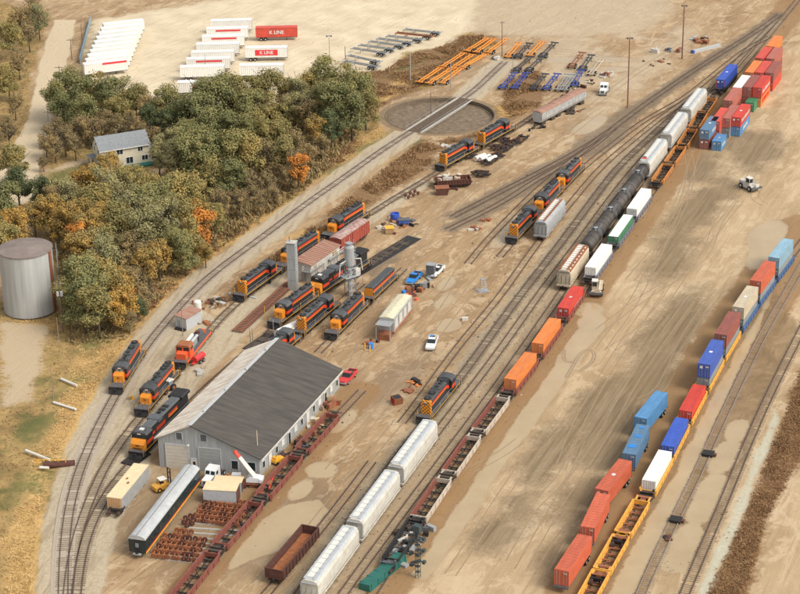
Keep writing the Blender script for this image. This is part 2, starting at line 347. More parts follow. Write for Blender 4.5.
def math_(op, a, b):
    m = NB.new('ShaderNodeMath'); m.operation = op
    for i, q in enumerate((a, b)):
        if isinstance(q, (int, float)): m.inputs[i].default_value = q
        else: LK(q, m.inputs[i])
    return m.outputs[0]
nA = nz(nmap(0, 1, 1), .12, 6, .6); nB_ = nz(nmap(0, 1, 1), 1.3, 6, .7); nC = nz(nmap(0, 1, 1), 6, 4, .7)
rut1 = nz(nmap(67, 22, .75), 1, 5, .6, .3); rut2 = nz(nmap(58, 14, .5), 1, 4, .6, .5); rut3 = nz(nmap(80, 10, 1.2), 1, 5, .6, .6)
big = nz(nmap(66, 26, 6), 1, 5, .65, .4)
def zone(name, amp, wd):
    a = NB.new('ShaderNodeAttribute'); a.attribute_name = name
    nn = math_('MULTIPLY', math_('ADD', math_('SUBTRACT', nA, .5), math_('MULTIPLY', math_('SUBTRACT', nB_, .5), .55)), amp*2.4)
    return mrange(math_('ADD', a.outputs['Fac'], nn), wd, -wd, 0, 1, True)
base = ramp(big, (.3, (.27,.175,.095)), (.45, (.37,.25,.145)), (.6, (.46,.335,.21)), (.75, (.32,.215,.125)))
base = mix(mrange(rut2, .55, .68), base, (.25,.17,.10), fv=1); c = mix(mrange(rut1, .56, .66, 0, .5), base, (.22,.15,.09))
blot = nz(nmap(60, 1.7, 1), .2, 8, .72, .9); blot2 = nz(nmap(50, 2.2, 1), .55, 7, .7, .6)
c = mix(mrange(blot, .44, .34, 0, .6, True), c, (.22,.145,.085)); c = mix(mrange(blot, .54, .575, 0, .7, True), c, (.55,.43,.3)); c = mix(mrange(blot2, .57, .61, 0, .55, True), c, (.58,.46,.33)); c = mix(mrange(blot2, .4, .34, 0, .5, True), c, (.24,.165,.1))
sand = ramp(big, (.3, (.37,.265,.155)), (.5, (.47,.35,.225)), (.68, (.57,.445,.31)))
sand = mix(mrange(rut1, .52, .68, 0, .5), sand, (.33,.24,.15)); sand = mix(mrange(rut3, .6, .68, 0, .25), sand, (.32,.23,.15))
sand = mix(mrange(blot, .53, .57, 0, .5, True), sand, (.62,.5,.365)); sand = mix(mrange(blot, .45, .36, 0, .4, True), sand, (.33,.245,.16))
c = mix(zone('sand', 3, 1.5), c, sand)
c = mix(math_('MULTIPLY', zone('soil', 5, 3), .6), c, (.24,.175,.12))
c = mix(math_('MULTIPLY', zone('browns', 5, 2.5), mrange(rut1, .3, .6, 1, .6)), c, (.18,.13,.08))
c = mix(math_('MULTIPLY', zone('wet', 1.6, .5), .85), c, (.30,.18,.085))
c = mix(math_('MULTIPLY', zone('mudtrack', 2.2, .9), .75), c, (.17,.135,.105))
c = mix(math_('MULTIPLY', zone('brightyard', 9, 4), .7), c, ramp(nB_, (.3, (.45,.37,.28)), (.7, (.6,.52,.42))))
pit = ramp(nB_, (.3, (.2,.15,.1)), (.7, (.29,.22,.15)))
grass = ramp(nA, (.3, (.14,.12,.045)), (.42, (.3,.2,.08)), (.55, (.45,.31,.13)), (.7, (.2,.17,.06)))
grass = mix(mrange(nB_, .45, .7, 0, .6), grass, (.16,.11,.05))
c = mix(zone('grass', 3, .8), c, grass)
rus = ramp(nB_, (.3, (.14,.085,.042)), (.5, (.24,.14,.068)), (.7, (.34,.22,.11)))
c = mix(zone('russet', 4, 1), c, rus)
c = mix(zone('weeds', 3.0, 1.0), c, ramp(nB_, (.3, (.15,.08,.038)), (.55, (.25,.135,.062)), (.75, (.33,.2,.1))))
c = mix(zone('straw', 3.5, 1), c, ramp(nB_, (.3, (.34,.22,.09)), (.55, (.6,.4,.17)), (.75, (.7,.49,.23))))
c = mix(math_('MULTIPLY', zone('lawn', 8, 2.5), .7), c, ramp(nB_, (.3, (.05,.085,.02)), (.7, (.13,.15,.04))))
c = mix(zone('pit', 0, .3), c, pit)
grav = ramp(nB_, (.3, (.40,.335,.25)), (.7, (.56,.485,.385)))
grav = mix(mrange(rut3, .5, .62, 0, .55), grav, (.3,.23,.16)); c = mix(zone('gravel', 1.3, .4), c, grav)
lot = mix(mrange(rut2, .52, .66, 0, .6), ramp(nA, (.3, (.58,.49,.37)), (.7, (.78,.69,.55))), (.45,.37,.27)); lot = mix(mrange(nB_, .55, .7, 0, .35), lot, (.5,.42,.31))
c = mix(zone('bright', 6, 2.2), c, lot)
c = mix(zone('path', 4, 1.2), c, (.5,.4,.29)); c = mix(zone('road', 1.2, .4), c, ramp(nB_, (.3, (.52,.43,.32)), (.7, (.66,.56,.43))))
c = mix(zone('stones', 1.8, .6), c, ramp(nB_, (.3, (.42,.41,.34)), (.7, (.6,.58,.5))))
c = mix(math_('MULTIPLY', zone('rightmud', 2, .8), .9), c, ramp(blot, (.4, (.2,.13,.068)), (.6, (.31,.215,.125))))
c = mix(math_('MULTIPLY', zone('yardbal', 2.2, 1.0), .62), c, ramp(nB_, (.3, (.32,.27,.2)), (.7, (.47,.4,.31))))
pud = zone('puddle', 1.1, .25)
edge = zone('puddle', 1.7, 1.4); c = mix(math_('MULTIPLY', edge, .65), c, (.23,.155,.09))
c = mix(math_('MULTIPLY', pud, .92), c, ramp(nA, (.3, (.44,.34,.22)), (.7, (.53,.42,.285))))
c = mix(None, c, ramp(nC, (.25, (.72,.72,.70)), (.75, (1.12,1.12,1.06))), 'MULTIPLY', .9)
c = mix(None, c, (.96,.92,.84), 'MULTIPLY', 1.0)
LK(c, bs.inputs['Base Color']); LK(mrange(pud, 0, 1, .95, .12), bs.inputs['Roughness'])
bp = NB.new('ShaderNodeBump'); bp.inputs['Distance'].default_value = .35
hh = math_('ADD', math_('MULTIPLY', rut1, .6), math_('ADD', math_('MULTIPLY', nB_, .5), math_('MULTIPLY', nC, .15)))
LK(hh, bp.inputs['Height']); LK(mrange(pud, 0, 1, .45, .02), bp.inputs['Strength']); LK(bp.outputs[0], bs.inputs['Normal'])
# ---------------------------------------------------------------- tracks
RT = .25
def track(key, bal=None, tie='tie_light', every=.62, tz=.1, rm='rail', skip=.1):
    Q, s_ = resample(LN[key].Q, 2.0); t = thing('railway_track'); struct(t)
    if bal:
        b = MB(); strip(b, Q, -2.1, 2.1, 0, .05, bal); strip(b, Q, -1.6, 1.6, .05, .085, bal); b.build('ballast', t)
    r = MB()
    for y in (-.76, .76): strip(r, Q, y-.065, y+.065, .0, RT, rm)
    r.build('rails', t)
    tb = MB(); P, _ = resample(LN[key].Q, every); D = np.gradient(P, axis=0); A = np.arctan2(D[:, 1], D[:, 0])
    for (x, y), a in zip(P, A):
        if y < 235: continue
        a += random.uniform(-.03, .03); h = tz+random.uniform(-.03, .03); k = random.uniform(1.2, 1.35)
        if random.random() < skip: continue
        tb.box(x-.12, x+.12, y-k, y+k, -.1, h, tie, rz=a, piv=(x, y))
    o = tb.build('ties', t); o['kind'] = 'stuff'
    return t
track('T1', 'ballast', 'tie', tz=.12); track('T2', None, 'tie', tz=.07); track('T3', None, 'tie', tz=.07)
for k in ('T4','T5','T7','T10','T11','TJ','T9b'): track(k, None, 'tie_light', tz=.02, skip=.2)
track('T9a', None, 'tie', tz=.05); track('T8', None, 'tie', tz=.08)
for k in ('TC','TD','TE','TG','TH'): track(k, None, 'tie_light', tz=.03, skip=.15)
track('TG2', None, 'tie_light', tz=.03, rm='rail_bright', skip=.2); track('TG3', None, 'tie_light', tz=.06)
# wheel ruts pressed into the sand
def rut(px, wdt=.22, gap=1.9, m='rutmud'):
    Q = smooth_line(catmull([G(*p) for p in px], 1.0), 10); b = MB()
    for y in (-gap/2, gap/2): strip(b, Q, y-wdt/2, y+wdt/2, -.05, .006+random.random()*.004, m)
    return struct(b.build('wheel_ruts'))
M_('rutmud', (.24,.17,.1), .95, .4, 1.2, col2=(.34,.25,.155))
rut([(566,378),(574,364),(582,350),(591,346),(597,352),(594,360),(586,368),(578,372)], .3, .5); rut([(564,350),(562,360),(566,366),(575,362)], .3, .5)
for r in ( [(548,500),(552,506),(562,512),(580,512)],
          [(690,300),(640,370),(600,440),(560,500),(520,570)], [(660,290),(620,350),(580,420),(560,470)], [(740,200),(700,250),(650,320),(610,350)], [(700,140),(680,200),(640,290),(600,350)],
          [(755,170),(720,220),(700,260),(640,300),(600,330)], [(560,420),(520,470),(480,530),(450,575)], [(470,470),(500,455),(520,440)], [(575,520),(560,540),(540,575)], [(765,205),(755,200),(755,190),(765,182)],
          [(720,290),(690,330),(660,390),(640,400)], [(500,560),(530,510),(560,480),(580,440)], [(688,150),(690,180),(670,230),(630,280)]): rut(r)
for r in ([(540,120),(500,160),(450,210),(400,280),(340,360)], [(600,110),(560,140),(500,170),(440,220)], [(480,160),(430,220),(390,290),(345,380)], [(500,250),(440,330),(380,410),(330,470)], [(460,270),(420,330),(390,360)],
          [(690,40),(640,70),(600,100),(560,130)], [(620,60),(560,50),(520,55),(490,70)], [(150,560),(165,530),(175,500),(190,480)], [(400,420),(350,480),(310,530)], [(185,470),(160,490),(135,530)]): rut(r, .25, 1.9)
# ---------------------------------------------------------------- rolling stock (x forward, z 0 = ground, rail top RT)
def add_truck(t, xc, axles=2, hw=.0, wb=2.7, m='black_matt', fm='grime'):
    b = MB(); L = wb*(axles-1)/2+.7
    for s in (-1, 1):
        b.box(xc-L, xc+L, s*1.02-.14, s*1.02+.14, RT+.42, RT+.8, fm)
        b.box(xc-L*.35, xc+L*.35, s*1.05-.16, s*1.05+.16, RT+.25, RT+.95, m)
    b.box(xc-.25, xc+.25, -1, 1, RT+.5, RT+.85, m)
    tr = b.build('truck', t)
    for i in range(axles):
        x = xc+(i-(axles-1)/2)*wb; c = MB()
        for y in (-.76, .76): c.cyl((x, y-.07, RT+.48), (x, y+.07, RT+.48), .48, .48, 14, 'rust_dark')
        c.cyl((x, -.76, RT+.48), (x, .76, RT+.48), .1, .1, 6, 'grime'); c.build('wheelset', tr)
def couplers(t, L, z=None, m='black_matt'):
    z = z or RT+.85
    for s in (-1, 1):
        b = MB(); b.box(*sorted((s*(L/2-.7), s*(L/2-.08))), -.12, .12, z-.14, z+.14, m); b.box(*sorted((s*(L/2-.3), s*L/2)), -.2, .2, z-.18, z+.18, m); b.build('coupler', t)
def loco_base(t, L, ax, tx, tank):
    H = L/2-.6; z0 = RT+1.15
    b = MB(); b.box(-H, H, -1.42, 1.42, z0, z0+.12, 'loco_deck'); b.box(-H, H, -.9, .9, z0-.35, z0, 'black')
    for s in (-1, 1): b.box(-H+.9, H-.9, s*1.46-.05, s*1.46+.05, z0-.2, z0+.06, 'black')
    b.build('frame', t)
    b = MB()
    for s in (-1, 1): b.box(-H+.85, H-.85, s*1.52-.015, s*1.52+.015, z0+.0, z0+.09, 'yellow')
    b.build('sill_stripe', t)
    for s in (-1, 1):
        b = MB(); x0, x1 = sorted((s*H, s*(H+.12))); b.box(x0, x1, -1.45, 1.45, RT+.35, z0+.12, 'black')
        pr = [(s*(H+.1), RT+.1), (s*(H+.55), RT+.1), (s*(H+.1), RT+.75)]
        b.prism(pr if s > 0 else pr[::-1], -1.3, 1.3, 'black_matt', 'y'); b.build('pilot', t)
        for q in (-1, 1):
            b = MB()
            for k in range(3): b.box(*sorted((s*(H-.75), s*(H-.05))), q*1.3-.16, q*1.3+.16, RT+.35+k*.32, RT+.4+k*.32, 'grey_dark')
            for xx in (H-.8, H): b.cyl((s*xx, q*1.5, RT+.4), (s*xx, q*1.5, z0+1.05), .025, .025, 5, 'yellow')
            b.build('steps', t)
    b = MB(); pf = [(-1.25, RT+.35), (1.25, RT+.35), (1.4, RT+.6), (1.4, z0-.05), (-1.4, z0-.05), (-1.4, RT+.6)]
    b.prism(pf, -tank/2, tank/2, 'black_matt'); b.build('fuel_tank', t)
    for x in (-tx, tx): add_truck(t, x, ax, wb=2.75 if ax == 2 else 2.0)
    couplers(t, L)
    return H, z0+.12
def rails_(t, x0, x1, z, H):
    b = MB()
    for s in (-1, 1):
        n = max(2, int((x1-x0)/2))
        for i in range(n+1):
            x = x0+(x1-x0)*i/n; b.cyl((x, s*1.45, z), (x, s*1.45, z+.95), .028, .028, 4, 'grey_dark' if i % 2 else 'yellow')
        b.tube([(x0, s*1.45, z+.95), (x1, s*1.45, z+.95)], .03, 'grey')
    b.build('handrail', t)
def gp(lowhood=True, blister=True):
    """four-axle road switcher, cab end at +x, checkered long-hood end at -x"""
    t = thing('diesel_locomotive'); L = 18.0; H, z = loco_base(t, L, 2, 5.4, 3.6)
    # long hood
    b = MB(); xb, xf = -H+1.25, 3.1; top = z+2.75
    prof = [(-.92, z), (.92, z), (.92, top-.25), (.7, top), (-.7, top), (-.92, top-.25)]
    b.prism(prof, xb+.9, xf, 'loco_side'); b.build('long_hood', t)
    b = MB(); b.prism([(-.94, top-.26), (.94, top-.26), (.72, top+.02), (-.72, top+.02)], xb+.9, xf, 'loco_roof')
    b.build('hood_roof', t)
    b = MB(); b.prism(prof, xb, xb+.9, 'checker'); b.box(xb-.03, xb, -.35, .35, z+2.0, z+2.3, 'grey_dark')
    b.box(xb-.05, xb-.02, -.18, .18, z+2.35, z+2.6, 'white'); b.build('hood_end', t)
    b = MB()
    for s in (-1, 1):
        yo = s*.955
        def band(x0, x1, za0, zb0, za1, zb1, m, y=yo):
            b.add([(x0, y, za0), (x1, y, za1), (x1, y, zb1), (x0, y, zb0), (x0, y-s*.05, za0), (x1, y-s*.05, za1), (x1, y-s*.05, zb1), (x0, y-s*.05, zb0)], [(0,1,2,3),(3,2,6,7),(0,4,5,1)], m)
        band(xb+.9, 1.6, z+1.5, z+1.66, z+1.5, z+1.66, 'orange'); band(xb+.9, 1.6, z+1.66, z+2.1, z+1.66, z+2.1, 'red_stripe')
        band(1.6, xf, z+1.45, z+2.15, z+.75, z+1.4, 'red_stripe')
        band(xf, 5.2, z+.75, z+1.4, z+.75, z+1.4, 'red_stripe', s*1.515)
        # hood doors as fine battens
        for i in range(12):
            x = xb+1.2+i*.95
            b.box(x, x+.04, *sorted((s*.925, s*.94)), z+.15, z+1.4, 'black')
    b.build('stripe', t)
    # cab
    b = MB(); cz = top+.1
    b.prism([(-1.5, z), (1.5, z), (1.5, cz-.45), (1.15, cz-.08), (.5, cz+.06), (-.5, cz+.06), (-1.15, cz-.08), (-1.5, cz-.45)], xf, 5.2, 'black'); cab = b.build('cab', t)
    b = MB(); b.prism([(1.53, cz-.5), (1.53, cz-.42), (1.17, cz-.04), (.5, cz+.11), (-.5, cz+.11), (-1.17, cz-.04), (-1.53, cz-.42), (-1.53, cz-.5)], xf-.05, 5.3, 'loco_roof'); b.build('cab_roof', cab)
    for s in (-1, 1):
        b = MB()
        for xx in (3.4, 4.25): b.box(xx, xx+.7, *sorted((s*1.5, s*1.52)), z+1.55, z+2.15, 'glass')
        b.build('side_window', cab)
        b = MB(); b.box(5.2, 5.23, *sorted((s*1.0, s*1.35)), z+1.5, z+2.2, 'glass'); b.box(5.2, 5.23, *sorted((s*.1, s*.75)), z+1.75, z+2.3, 'glass_pale'); b.build('windscreen', cab)
    b = MB(); b.box(5.2, 5.34, -.3, .3, cz-.42, cz-.22, 'white'); b.build('number_board', cab)
    # nose
    b = MB(); nb = H-1.95; nz_ = z+1.8
    b.prism([(5.2, z), (nb, z), (nb, nz_-.35), (nb-.25, nz_-.05), (5.2, nz_)], -.95, .95, 'orange', 'y'); nose = b.build('nose', t)
    b = MB(); b.box(nb, nb+.03, -.28, .28, z+.95, z+1.1, 'black'); b.box(nb, nb+.03, -.1, .1, z+.8, z+.95, 'red_stripe'); b.build('emblem', nose)
    for y in (-1.5, .95): b = MB(); b.box(5.2, 5.26, y, y+.55, z+.7, z+1.35, 'red_stripe'); b.build('cab_stripe', cab)
    for x, y in ((nb+.05, -.4), (nb+.05, .4)):
        b = MB(); b.cyl((nb, y, z+.25), (nb+.08, y, z+.25), .1, .1, 8, 'white'); b.build('headlight', t)
    # roof gear
    for x in (-6.0, -3.6) if blister else (-6.2, -5.0, -3.8):
        b = MB(); b.cyl((x, 0, top), (x, 0, top+.22), .72, .68, 16, 'black_matt'); b.cyl((x, 0, top+.22), (x, 0, top+.25), .18, .18, 8, 'grey_dark'); b.build('roof_fan', t)
    b = MB(); b.box(-1.9, -.3, -.85, .85, top-.3, top+.18, 'loco_roof'); b.cyl((-1.1, 0, top+.18), (-1.1, 0, top+.32), .45, .45, 12, 'black_matt'); b.build('brake_blister', t)
    for x in (.3, 1.3):
        b = MB(); b.box(x, x+.3, -.2, .2, top, top+.3, 'black_matt'); b.build('exhaust_stack', t)
    b = MB(); b.box(1.9, 3.0, -.92, .92, top-.2, top+.12, 'loco_side'); b.build('air_filter_box', t)
    rails_(t, -H+.9, 3.0, z, H)
    b = MB(); y = 1.35
    for q in (-1, 1):
        b.tube([(q*H, -y, z), (q*H, -y, z+.95), (q*H, -.4, z+.95), (q*H, -.4, z)], .025, 'grey_dark'); b.tube([(q*H, .4, z), (q*H, .4, z+.95), (q*H, y, z+.95), (q*H, y, z)], .025, 'grey_dark')
    b.build('end_rail', t)
    return t
def slug():
    t = thing('yard_slug'); L = 15.2; H, z = loco_base(t, L, 2, 4.4, 3.4)
    b = MB(); top = z+1.9; b.prism([(-.95, z), (.95, z), (.95, top-.15), (.75, top), (-.75, top), (-.95, top-.15)], -H+1.2, H-1.2, 'loco_side'); b.build('low_hood', t)
    b = MB(); b.prism([(-.97, top-.16), (.97, top-.16), (.77, top+.02), (-.77, top+.02)], -H+1.2, H-1.2, 'loco_roof'); b.build('hood_roof', t)
    b = MB()
    for s in (-1, 1): b.box(-H+1.3, H-1.3, *sorted((s*.95, s*.97)), z+.9, z+1.25, 'red_stripe'); b.box(-H+1.3, H-1.3, *sorted((s*.95, s*.97)), z+.7, z+.9, 'orange')
    b.build('stripe', t)
    for s in (-1, 1): 
        b = MB(); b.box(*sorted((s*(H-1.2), s*(H-1.1))), -.9, .9, z, z+1.7, 'orange'); b.build('hood_end', t)
    rails_(t, -H+.9, H-.9, z, H); return t
def es44():
    """big six-axle locomotive, wide nose"""
    t = thing('diesel_locomotive'); L = 22.3; H, z = loco_base(t, L, 3, 6.9, 5.0); top = z+2.95
    b = MB(); b.prism([(-.98, z), (.98, z), (.98, top-.2), (.75, top), (-.75, top), (-.98, top-.2)], -H+4.2, 6.4, 'loco_side'); b.build('engine_hood', t)
    b = MB(); b.prism([(-1.0, top-.22), (1.0, top-.22), (.77, top+.02), (-.77, top+.02)], -H+4.2, 6.4, 'grey_dark'); b.build('hood_roof', t)
    b = MB(); b.prism([(-.98, z), (.98, z), (.98, top-.6), (1.5, top-.35), (1.5, top+.05), (1.1, top+.2), (-1.1, top+.2), (-1.5, top+.05), (-1.5, top-.35), (-.98, top-.6)], -H+.8, -H+4.2, 'loco_side'); b.build('radiator', t)
    b = MB(); b.box(-H+1.1, -H+3.9, -1.1, 1.1, top+.2, top+.26, 'black_matt'); b.build('radiator_grille', t)
    b = MB(); cz = top+.12
    b.prism([(-1.52, z), (1.52, z), (1.52, cz-.4), (1.15, cz), (-1.15, cz), (-1.52, cz-.4)], 6.4, 8.8, 'black'); cab = b.build('cab', t)
    b = MB(); b.prism([(-1.54, cz-.42), (1.54, cz-.42), (1.17, cz+.03), (-1.17, cz+.03)], 6.35, 8.85, 'loco_roof'); b.box(7.2, 8.0, -.4, .4, cz+.03, cz+.2, 'white'); b.build('cab_roof', cab)
    for s in (-1, 1):
        b = MB(); b.box(6.8, 7.5, *sorted((s*1.52, s*1.54)), z+1.7, z+2.35, 'glass'); b.box(7.7, 8.4, *sorted((s*1.52, s*1.54)), z+1.7, z+2.35, 'glass'); b.build('side_window', cab)
        b = MB(); b.box(8.8, 8.83, *sorted((s*.12, s*1.3)), z+1.85, z+2.45, 'glass'); b.build('windscreen', cab)
    b = MB(); b.prism([(8.8, z), (H-.85, z), (H-.75, z+1.1), (H-1.2, z+1.7), (8.8, z+1.85)], -1.35, 1.35, 'orange', 'y'); nose = b.build('nose', t)
    b = MB(); b.box(H-.78, H-.72, -.35, .35, z+.75, z+.95, 'black'); b.box(H-.78, H-.72, -.9, .9, z+.2, z+.35, 'black'); b.build('emblem', nose)
    b = MB(); b.box(8.8, 8.86, -.35, .35, cz-.45, cz-.2, 'white'); b.build('headlight', cab)
    b = MB()
    for s in (-1, 1):
        b.box(-H+5.5, -1.2, *sorted((s*.98, s*1.0)), z+1.3, z+1.95, 'red_stripe'); b.box(-H+5.5, -1.2, *sorted((s*1.0, s*1.01)), z+1.25, z+1.5, 'orange')
        for k in range(6): b.box(.2+k*.62, .62+k*.62, *sorted((s*.98, s*1.0)), z+.9, z+1.7, 'red_stripe')
        b.box(4.4, 6.4, *sorted((s*.98, s*1.0)), z+1.0, z+1.55, 'red_stripe'); b.box(6.4, 8.8, *sorted((s*1.52, s*1.54)), z+.8, z+1.5, 'red_stripe')
    b.build('stripe', t)
    for x in (-2.6, -1.2):
        b = MB(); b.box(x, x+.8, -.6, .6, top, top+.2, 'black_matt'); b.build('roof_vent', t)
    b = MB(); b.box(1.4, 3.2, -1.2, 1.2, top-.5, top+.15, 'grey_dark'); b.build('brake_grid_box', t)
    b = MB(); b.box(.2, .8, -.3, .3, top, top+.3, 'black_matt'); b.build('exhaust_stack', t)
    rails_(t, -H+.9, 6.2, z, H); return t
def stripped_loco():
    """orange-red switcher with its hood doors off and the engine showing"""
    t = thing('diesel_locomotive'); L = 17.0; H, z = loco_base(t, L, 2, 5.0, 3.2); top = z+2.5
    for s in (-1, 1):
        b = MB(); b.box(-H+.6, H-.6, *sorted((s*1.48, s*1.56)), z-.45, z+.02, 'loco_red'); b.build('red_sill', t)
    b = MB(); b.prism([(-1.5, z), (1.5, z), (1.5, top-.4), (1.1, top), (-1.1, top), (-1.5, top-.4)], 3.2, 5.4, 'loco_red'); cab = b.build('cab', t)
    b = MB(); b.prism([(-1.53, top-.4), (1.53, top-.4), (1.12, top+.05), (-1.12, top+.05)], 3.1, 5.5, 'rust_orange'); b.build('cab_roof', cab)
    for s in (-1, 1):
        b = MB(); b.box(5.4, 5.43, *sorted((s*.15, s*1.3)), z+1.35, z+2.1, 'glass'); b.build('windscreen', cab)
        b = MB(); b.box(3.6, 5.0, *sorted((s*1.5, s*1.53)), z+1.35, z+2.0, 'glass'); b.build('side_window', cab)
    b = MB(); b.prism([(5.4, z), (H-1.2, z), (H-1.2, z+1.2), (5.4, z+1.35)], -1.0, 1.0, 'loco_red', 'y'); b.build('nose', t)
    b = MB(); b.box(-1.5, 2.6, -.6, .6, z, z+1.3, 'grey'); b.cyl((-1.8, -.55, z+1.5), (2.4, -.55, z+1.5), .36, .36, 10, 'white'); b.cyl((-1.8, .45, z+1.45), (2.4, .45, z+1.45), .3, .3, 10, 'grey_light'); b.build('engine', t)
    b = MB(); b.box(-5.0, -2.2, -.75, .75, z, z+1.2, 'grey_dark'); b.cyl((-3.4, 0, z+1.2), (-3.4, 0, z+1.6), .5, .5, 10, 'rust_dark'); b.build('radiator', t)
    b = MB(); b.box(2.6, 3.15, -.95, .95, z, z+2.3, 'loco_red'); b.build('hood', t)
    b = MB(); b.cyl((-6.3, .2, z), (-6.3, .2, z+.8), .3, .3, 8, 'loco_red'); b.box(-6.9, -5.6, -.7, .7, z, z+.35, 'rust_orange'); b.build('hood_end', t)
    return t
def hopper(col='hop_roof', L=18.3, H=4.55, trough='white', side=None, end='grey', orange=False, hatch=None):
    t = thing('covered_hopper'); h = L/2-.65; z0 = RT+.9; T = H+RT; side = side or col
    b = MB(); P = [(-.9, z0), (.9, z0), (1.5, z0+.5), (1.55, z0+1.6), (1.5, T-.9), (1.25, T-.35), (.8, T-.08), (-.8, T-.08), (-1.25, T-.35), (-1.5, T-.9), (-1.55, z0+1.6), (-1.5, z0+.5)]
    b.prism(P, -h+.35, h-.35, side)
    o = b.build('body', t)
    b = MB(); b.prism([(-1.27, T-.36), (1.27, T-.36), (.82, T-.06), (-.82, T-.06)], -h+.7, h-.7, col); b.build('roof', t)
    b = MB(); b.box(-h+1.2, h-1.2, -.75, .2, T-.06, T+.06, trough); tr = b.build('hatch_trough', t)
    b = MB(); b.box(-h+.7, h-.7, .5, .95, T-.02, T+.05, hatch or 'grey'); b.box(-h+.7, h-.7, -1.1, -.7, T-.02, T+.05, hatch or 'grey')
    n = 12
    for i in range(n): x = -h+1.3+i*(2*h-2.6)/(n-1); b.box(x-.06, x+.06, -1.15, .95, T+.04, T+.08, hatch or 'grey_dark')
    b.build('running_board', t)
    b = MB()
    for s in (-1, 1): b.box(-h, h, s*1.45-.06, s*1.45+.06, z0-.05, z0+.2, side); b.box(s*h-.1, s*h+.1, -1.45, 1.45, z0-.1, z0+.3, side)
    for i in range(4):
        x = -h+2.8+i*(2*h-5.6)/3; b.prism([(x-.3, RT+.25), (x+.3, RT+.25), (x+1.7, z0+.1), (x-1.7, z0+.1)], -1.2, 1.2, side, 'y')
    b.build('outlet_bays', t)
    for s in (-1, 1):
        b = MB()
        for y in (-1.3, -.5, .5, 1.3): b.cyl((s*(h-.05), y, z0), (s*(h-.5), y, T-.5), .06, .06, 5, end)
        for k in range(6): b.cyl((s*(h-.08), -1.3, z0+.3+k*.5), (s*(h-.08), -.8, z0+.3+k*.5), .03, .03, 4, end)
        b.box(*sorted((s*(h-.9), s*(h))), -1.3, 1.3, T-.5, T-.42, end); b.build('end_ladder', t)
    if orange:
        b = MB()
        for s in (-1, 1): b.box(-h+.6, h-.6, *sorted((s*1.15, s*1.45)), T-.42, T-.2, 'rust_orange')
        for i in range(9): x = -h+1+i*(2*h-2)/8; b.box(x-.2, x+.2, -1.2, -.7, T-.1, T+.07, 'rust_orange'); b.box(x-.2, x+.2, .6, 1.2, T-.1, T+.07, 'rust_orange')
        b.build('rusty_trim', t)
    for x in (-h+1.2, h-1.2): add_truck(t, x, 2, wb=1.75, fm='rust_dark')
    couplers(t, L); return t
def tanker():
    t = thing('tank_car'); L = 17.2; r = 1.5; h = L/2-1; zc = RT+2.45
    b = MB(); n = 22; prof = []
    xs = [(-h, .02), (-h+.12, .55), (-h+.35, .85), (-h+.75, 1), (h-.75, 1), (h-.35, .85), (h-.12, .55), (h, .02)]
    P = [(x, r*k*math.cos(2*math.pi*i/n), zc+r*k*math.sin(2*math.pi*i/n)) for x, k in xs for i in range(n)]
    b.add(P, [(j*n+i, j*n+(i+1) % n, (j+1)*n+(i+1) % n, (j+1)*n+i) for j in range(len(xs)-1) for i in range(n)], 'tank_black'); b.build('tank', t, smooth=True)
    b = MB()
    for x in (-4.6, -1.5, 1.5, 4.6): b.cyl((x-.04, 0, zc), (x+.04, 0, zc), r+.03, r+.03, n, 'black_matt')
    b.build('tank_band', t)
    b = MB(); b.cyl((0, 0, zc+r-.1), (0, 0, zc+r+.35), .45, .45, 12, 'grey_dark'); b.cyl((0, 0, zc+r+.35), (0, 0, zc+r+.42), .5, .4, 12, 'grey'); b.build('manway', t)
    b = MB(); b.box(-1.3, 1.3, -1.1, -.75, zc+r-.12, zc+r-.05, 'grey_dark'); b.box(-1.3, 1.3, .75, 1.1, zc+r-.12, zc+r-.05, 'grey_dark')
    for x in (-1.3, 1.3):
        for y in (-1.1, 1.1): b.cyl((x, y, zc+r-.1), (x, y, zc+r+.75), .035, .035, 4, 'grey')
    for y in (-1.1, 1.1): b.tube([(-1.3, y, zc+r+.75), (1.3, y, zc+r+.75)], .035, 'grey')
    for x in (-.85, .85): b.cyl((x, .2, zc+r-.05), (x, .2, zc+r+.25), .14, .14, 8, 'grey')
    for s in (-1, 1):
        b.tube([(0, s*1.1, zc+r-.1), (0, s*1.62, zc), (0, s*1.6, RT+.6)], .04, 'grey')
    b.build('platform', t)
    b = MB(); b.box(-L/2+.4, L/2-.4, -.4, .4, RT+.75, RT+1.0, 'black_matt')
    for s in (-1, 1): b.box(*sorted((s*(h-.6), s*(L/2-.4))), -1.35, 1.35, RT+.95, RT+1.05, 'black_matt')
    b.build('sill', t)
    for x in (-h+.9, h-.9): add_truck(t, x, 2, wb=1.75)
    couplers(t, L); return t
M_('tank_black', (.03,.027,.025), .55, .35, .5, col2=(.09,.075,.06), streak=(1.4,.6,.6), rnd=.3)
M_('hop_white', (.44,.41,.34), .6, .08, .6, col2=(.66,.63,.55)); M_('hop_grey', (.3,.31,.31), .65, .2, .7, col2=(.42,.42,.41)); M_('hop_roof', (.42,.44,.45), .5, .1, 1)
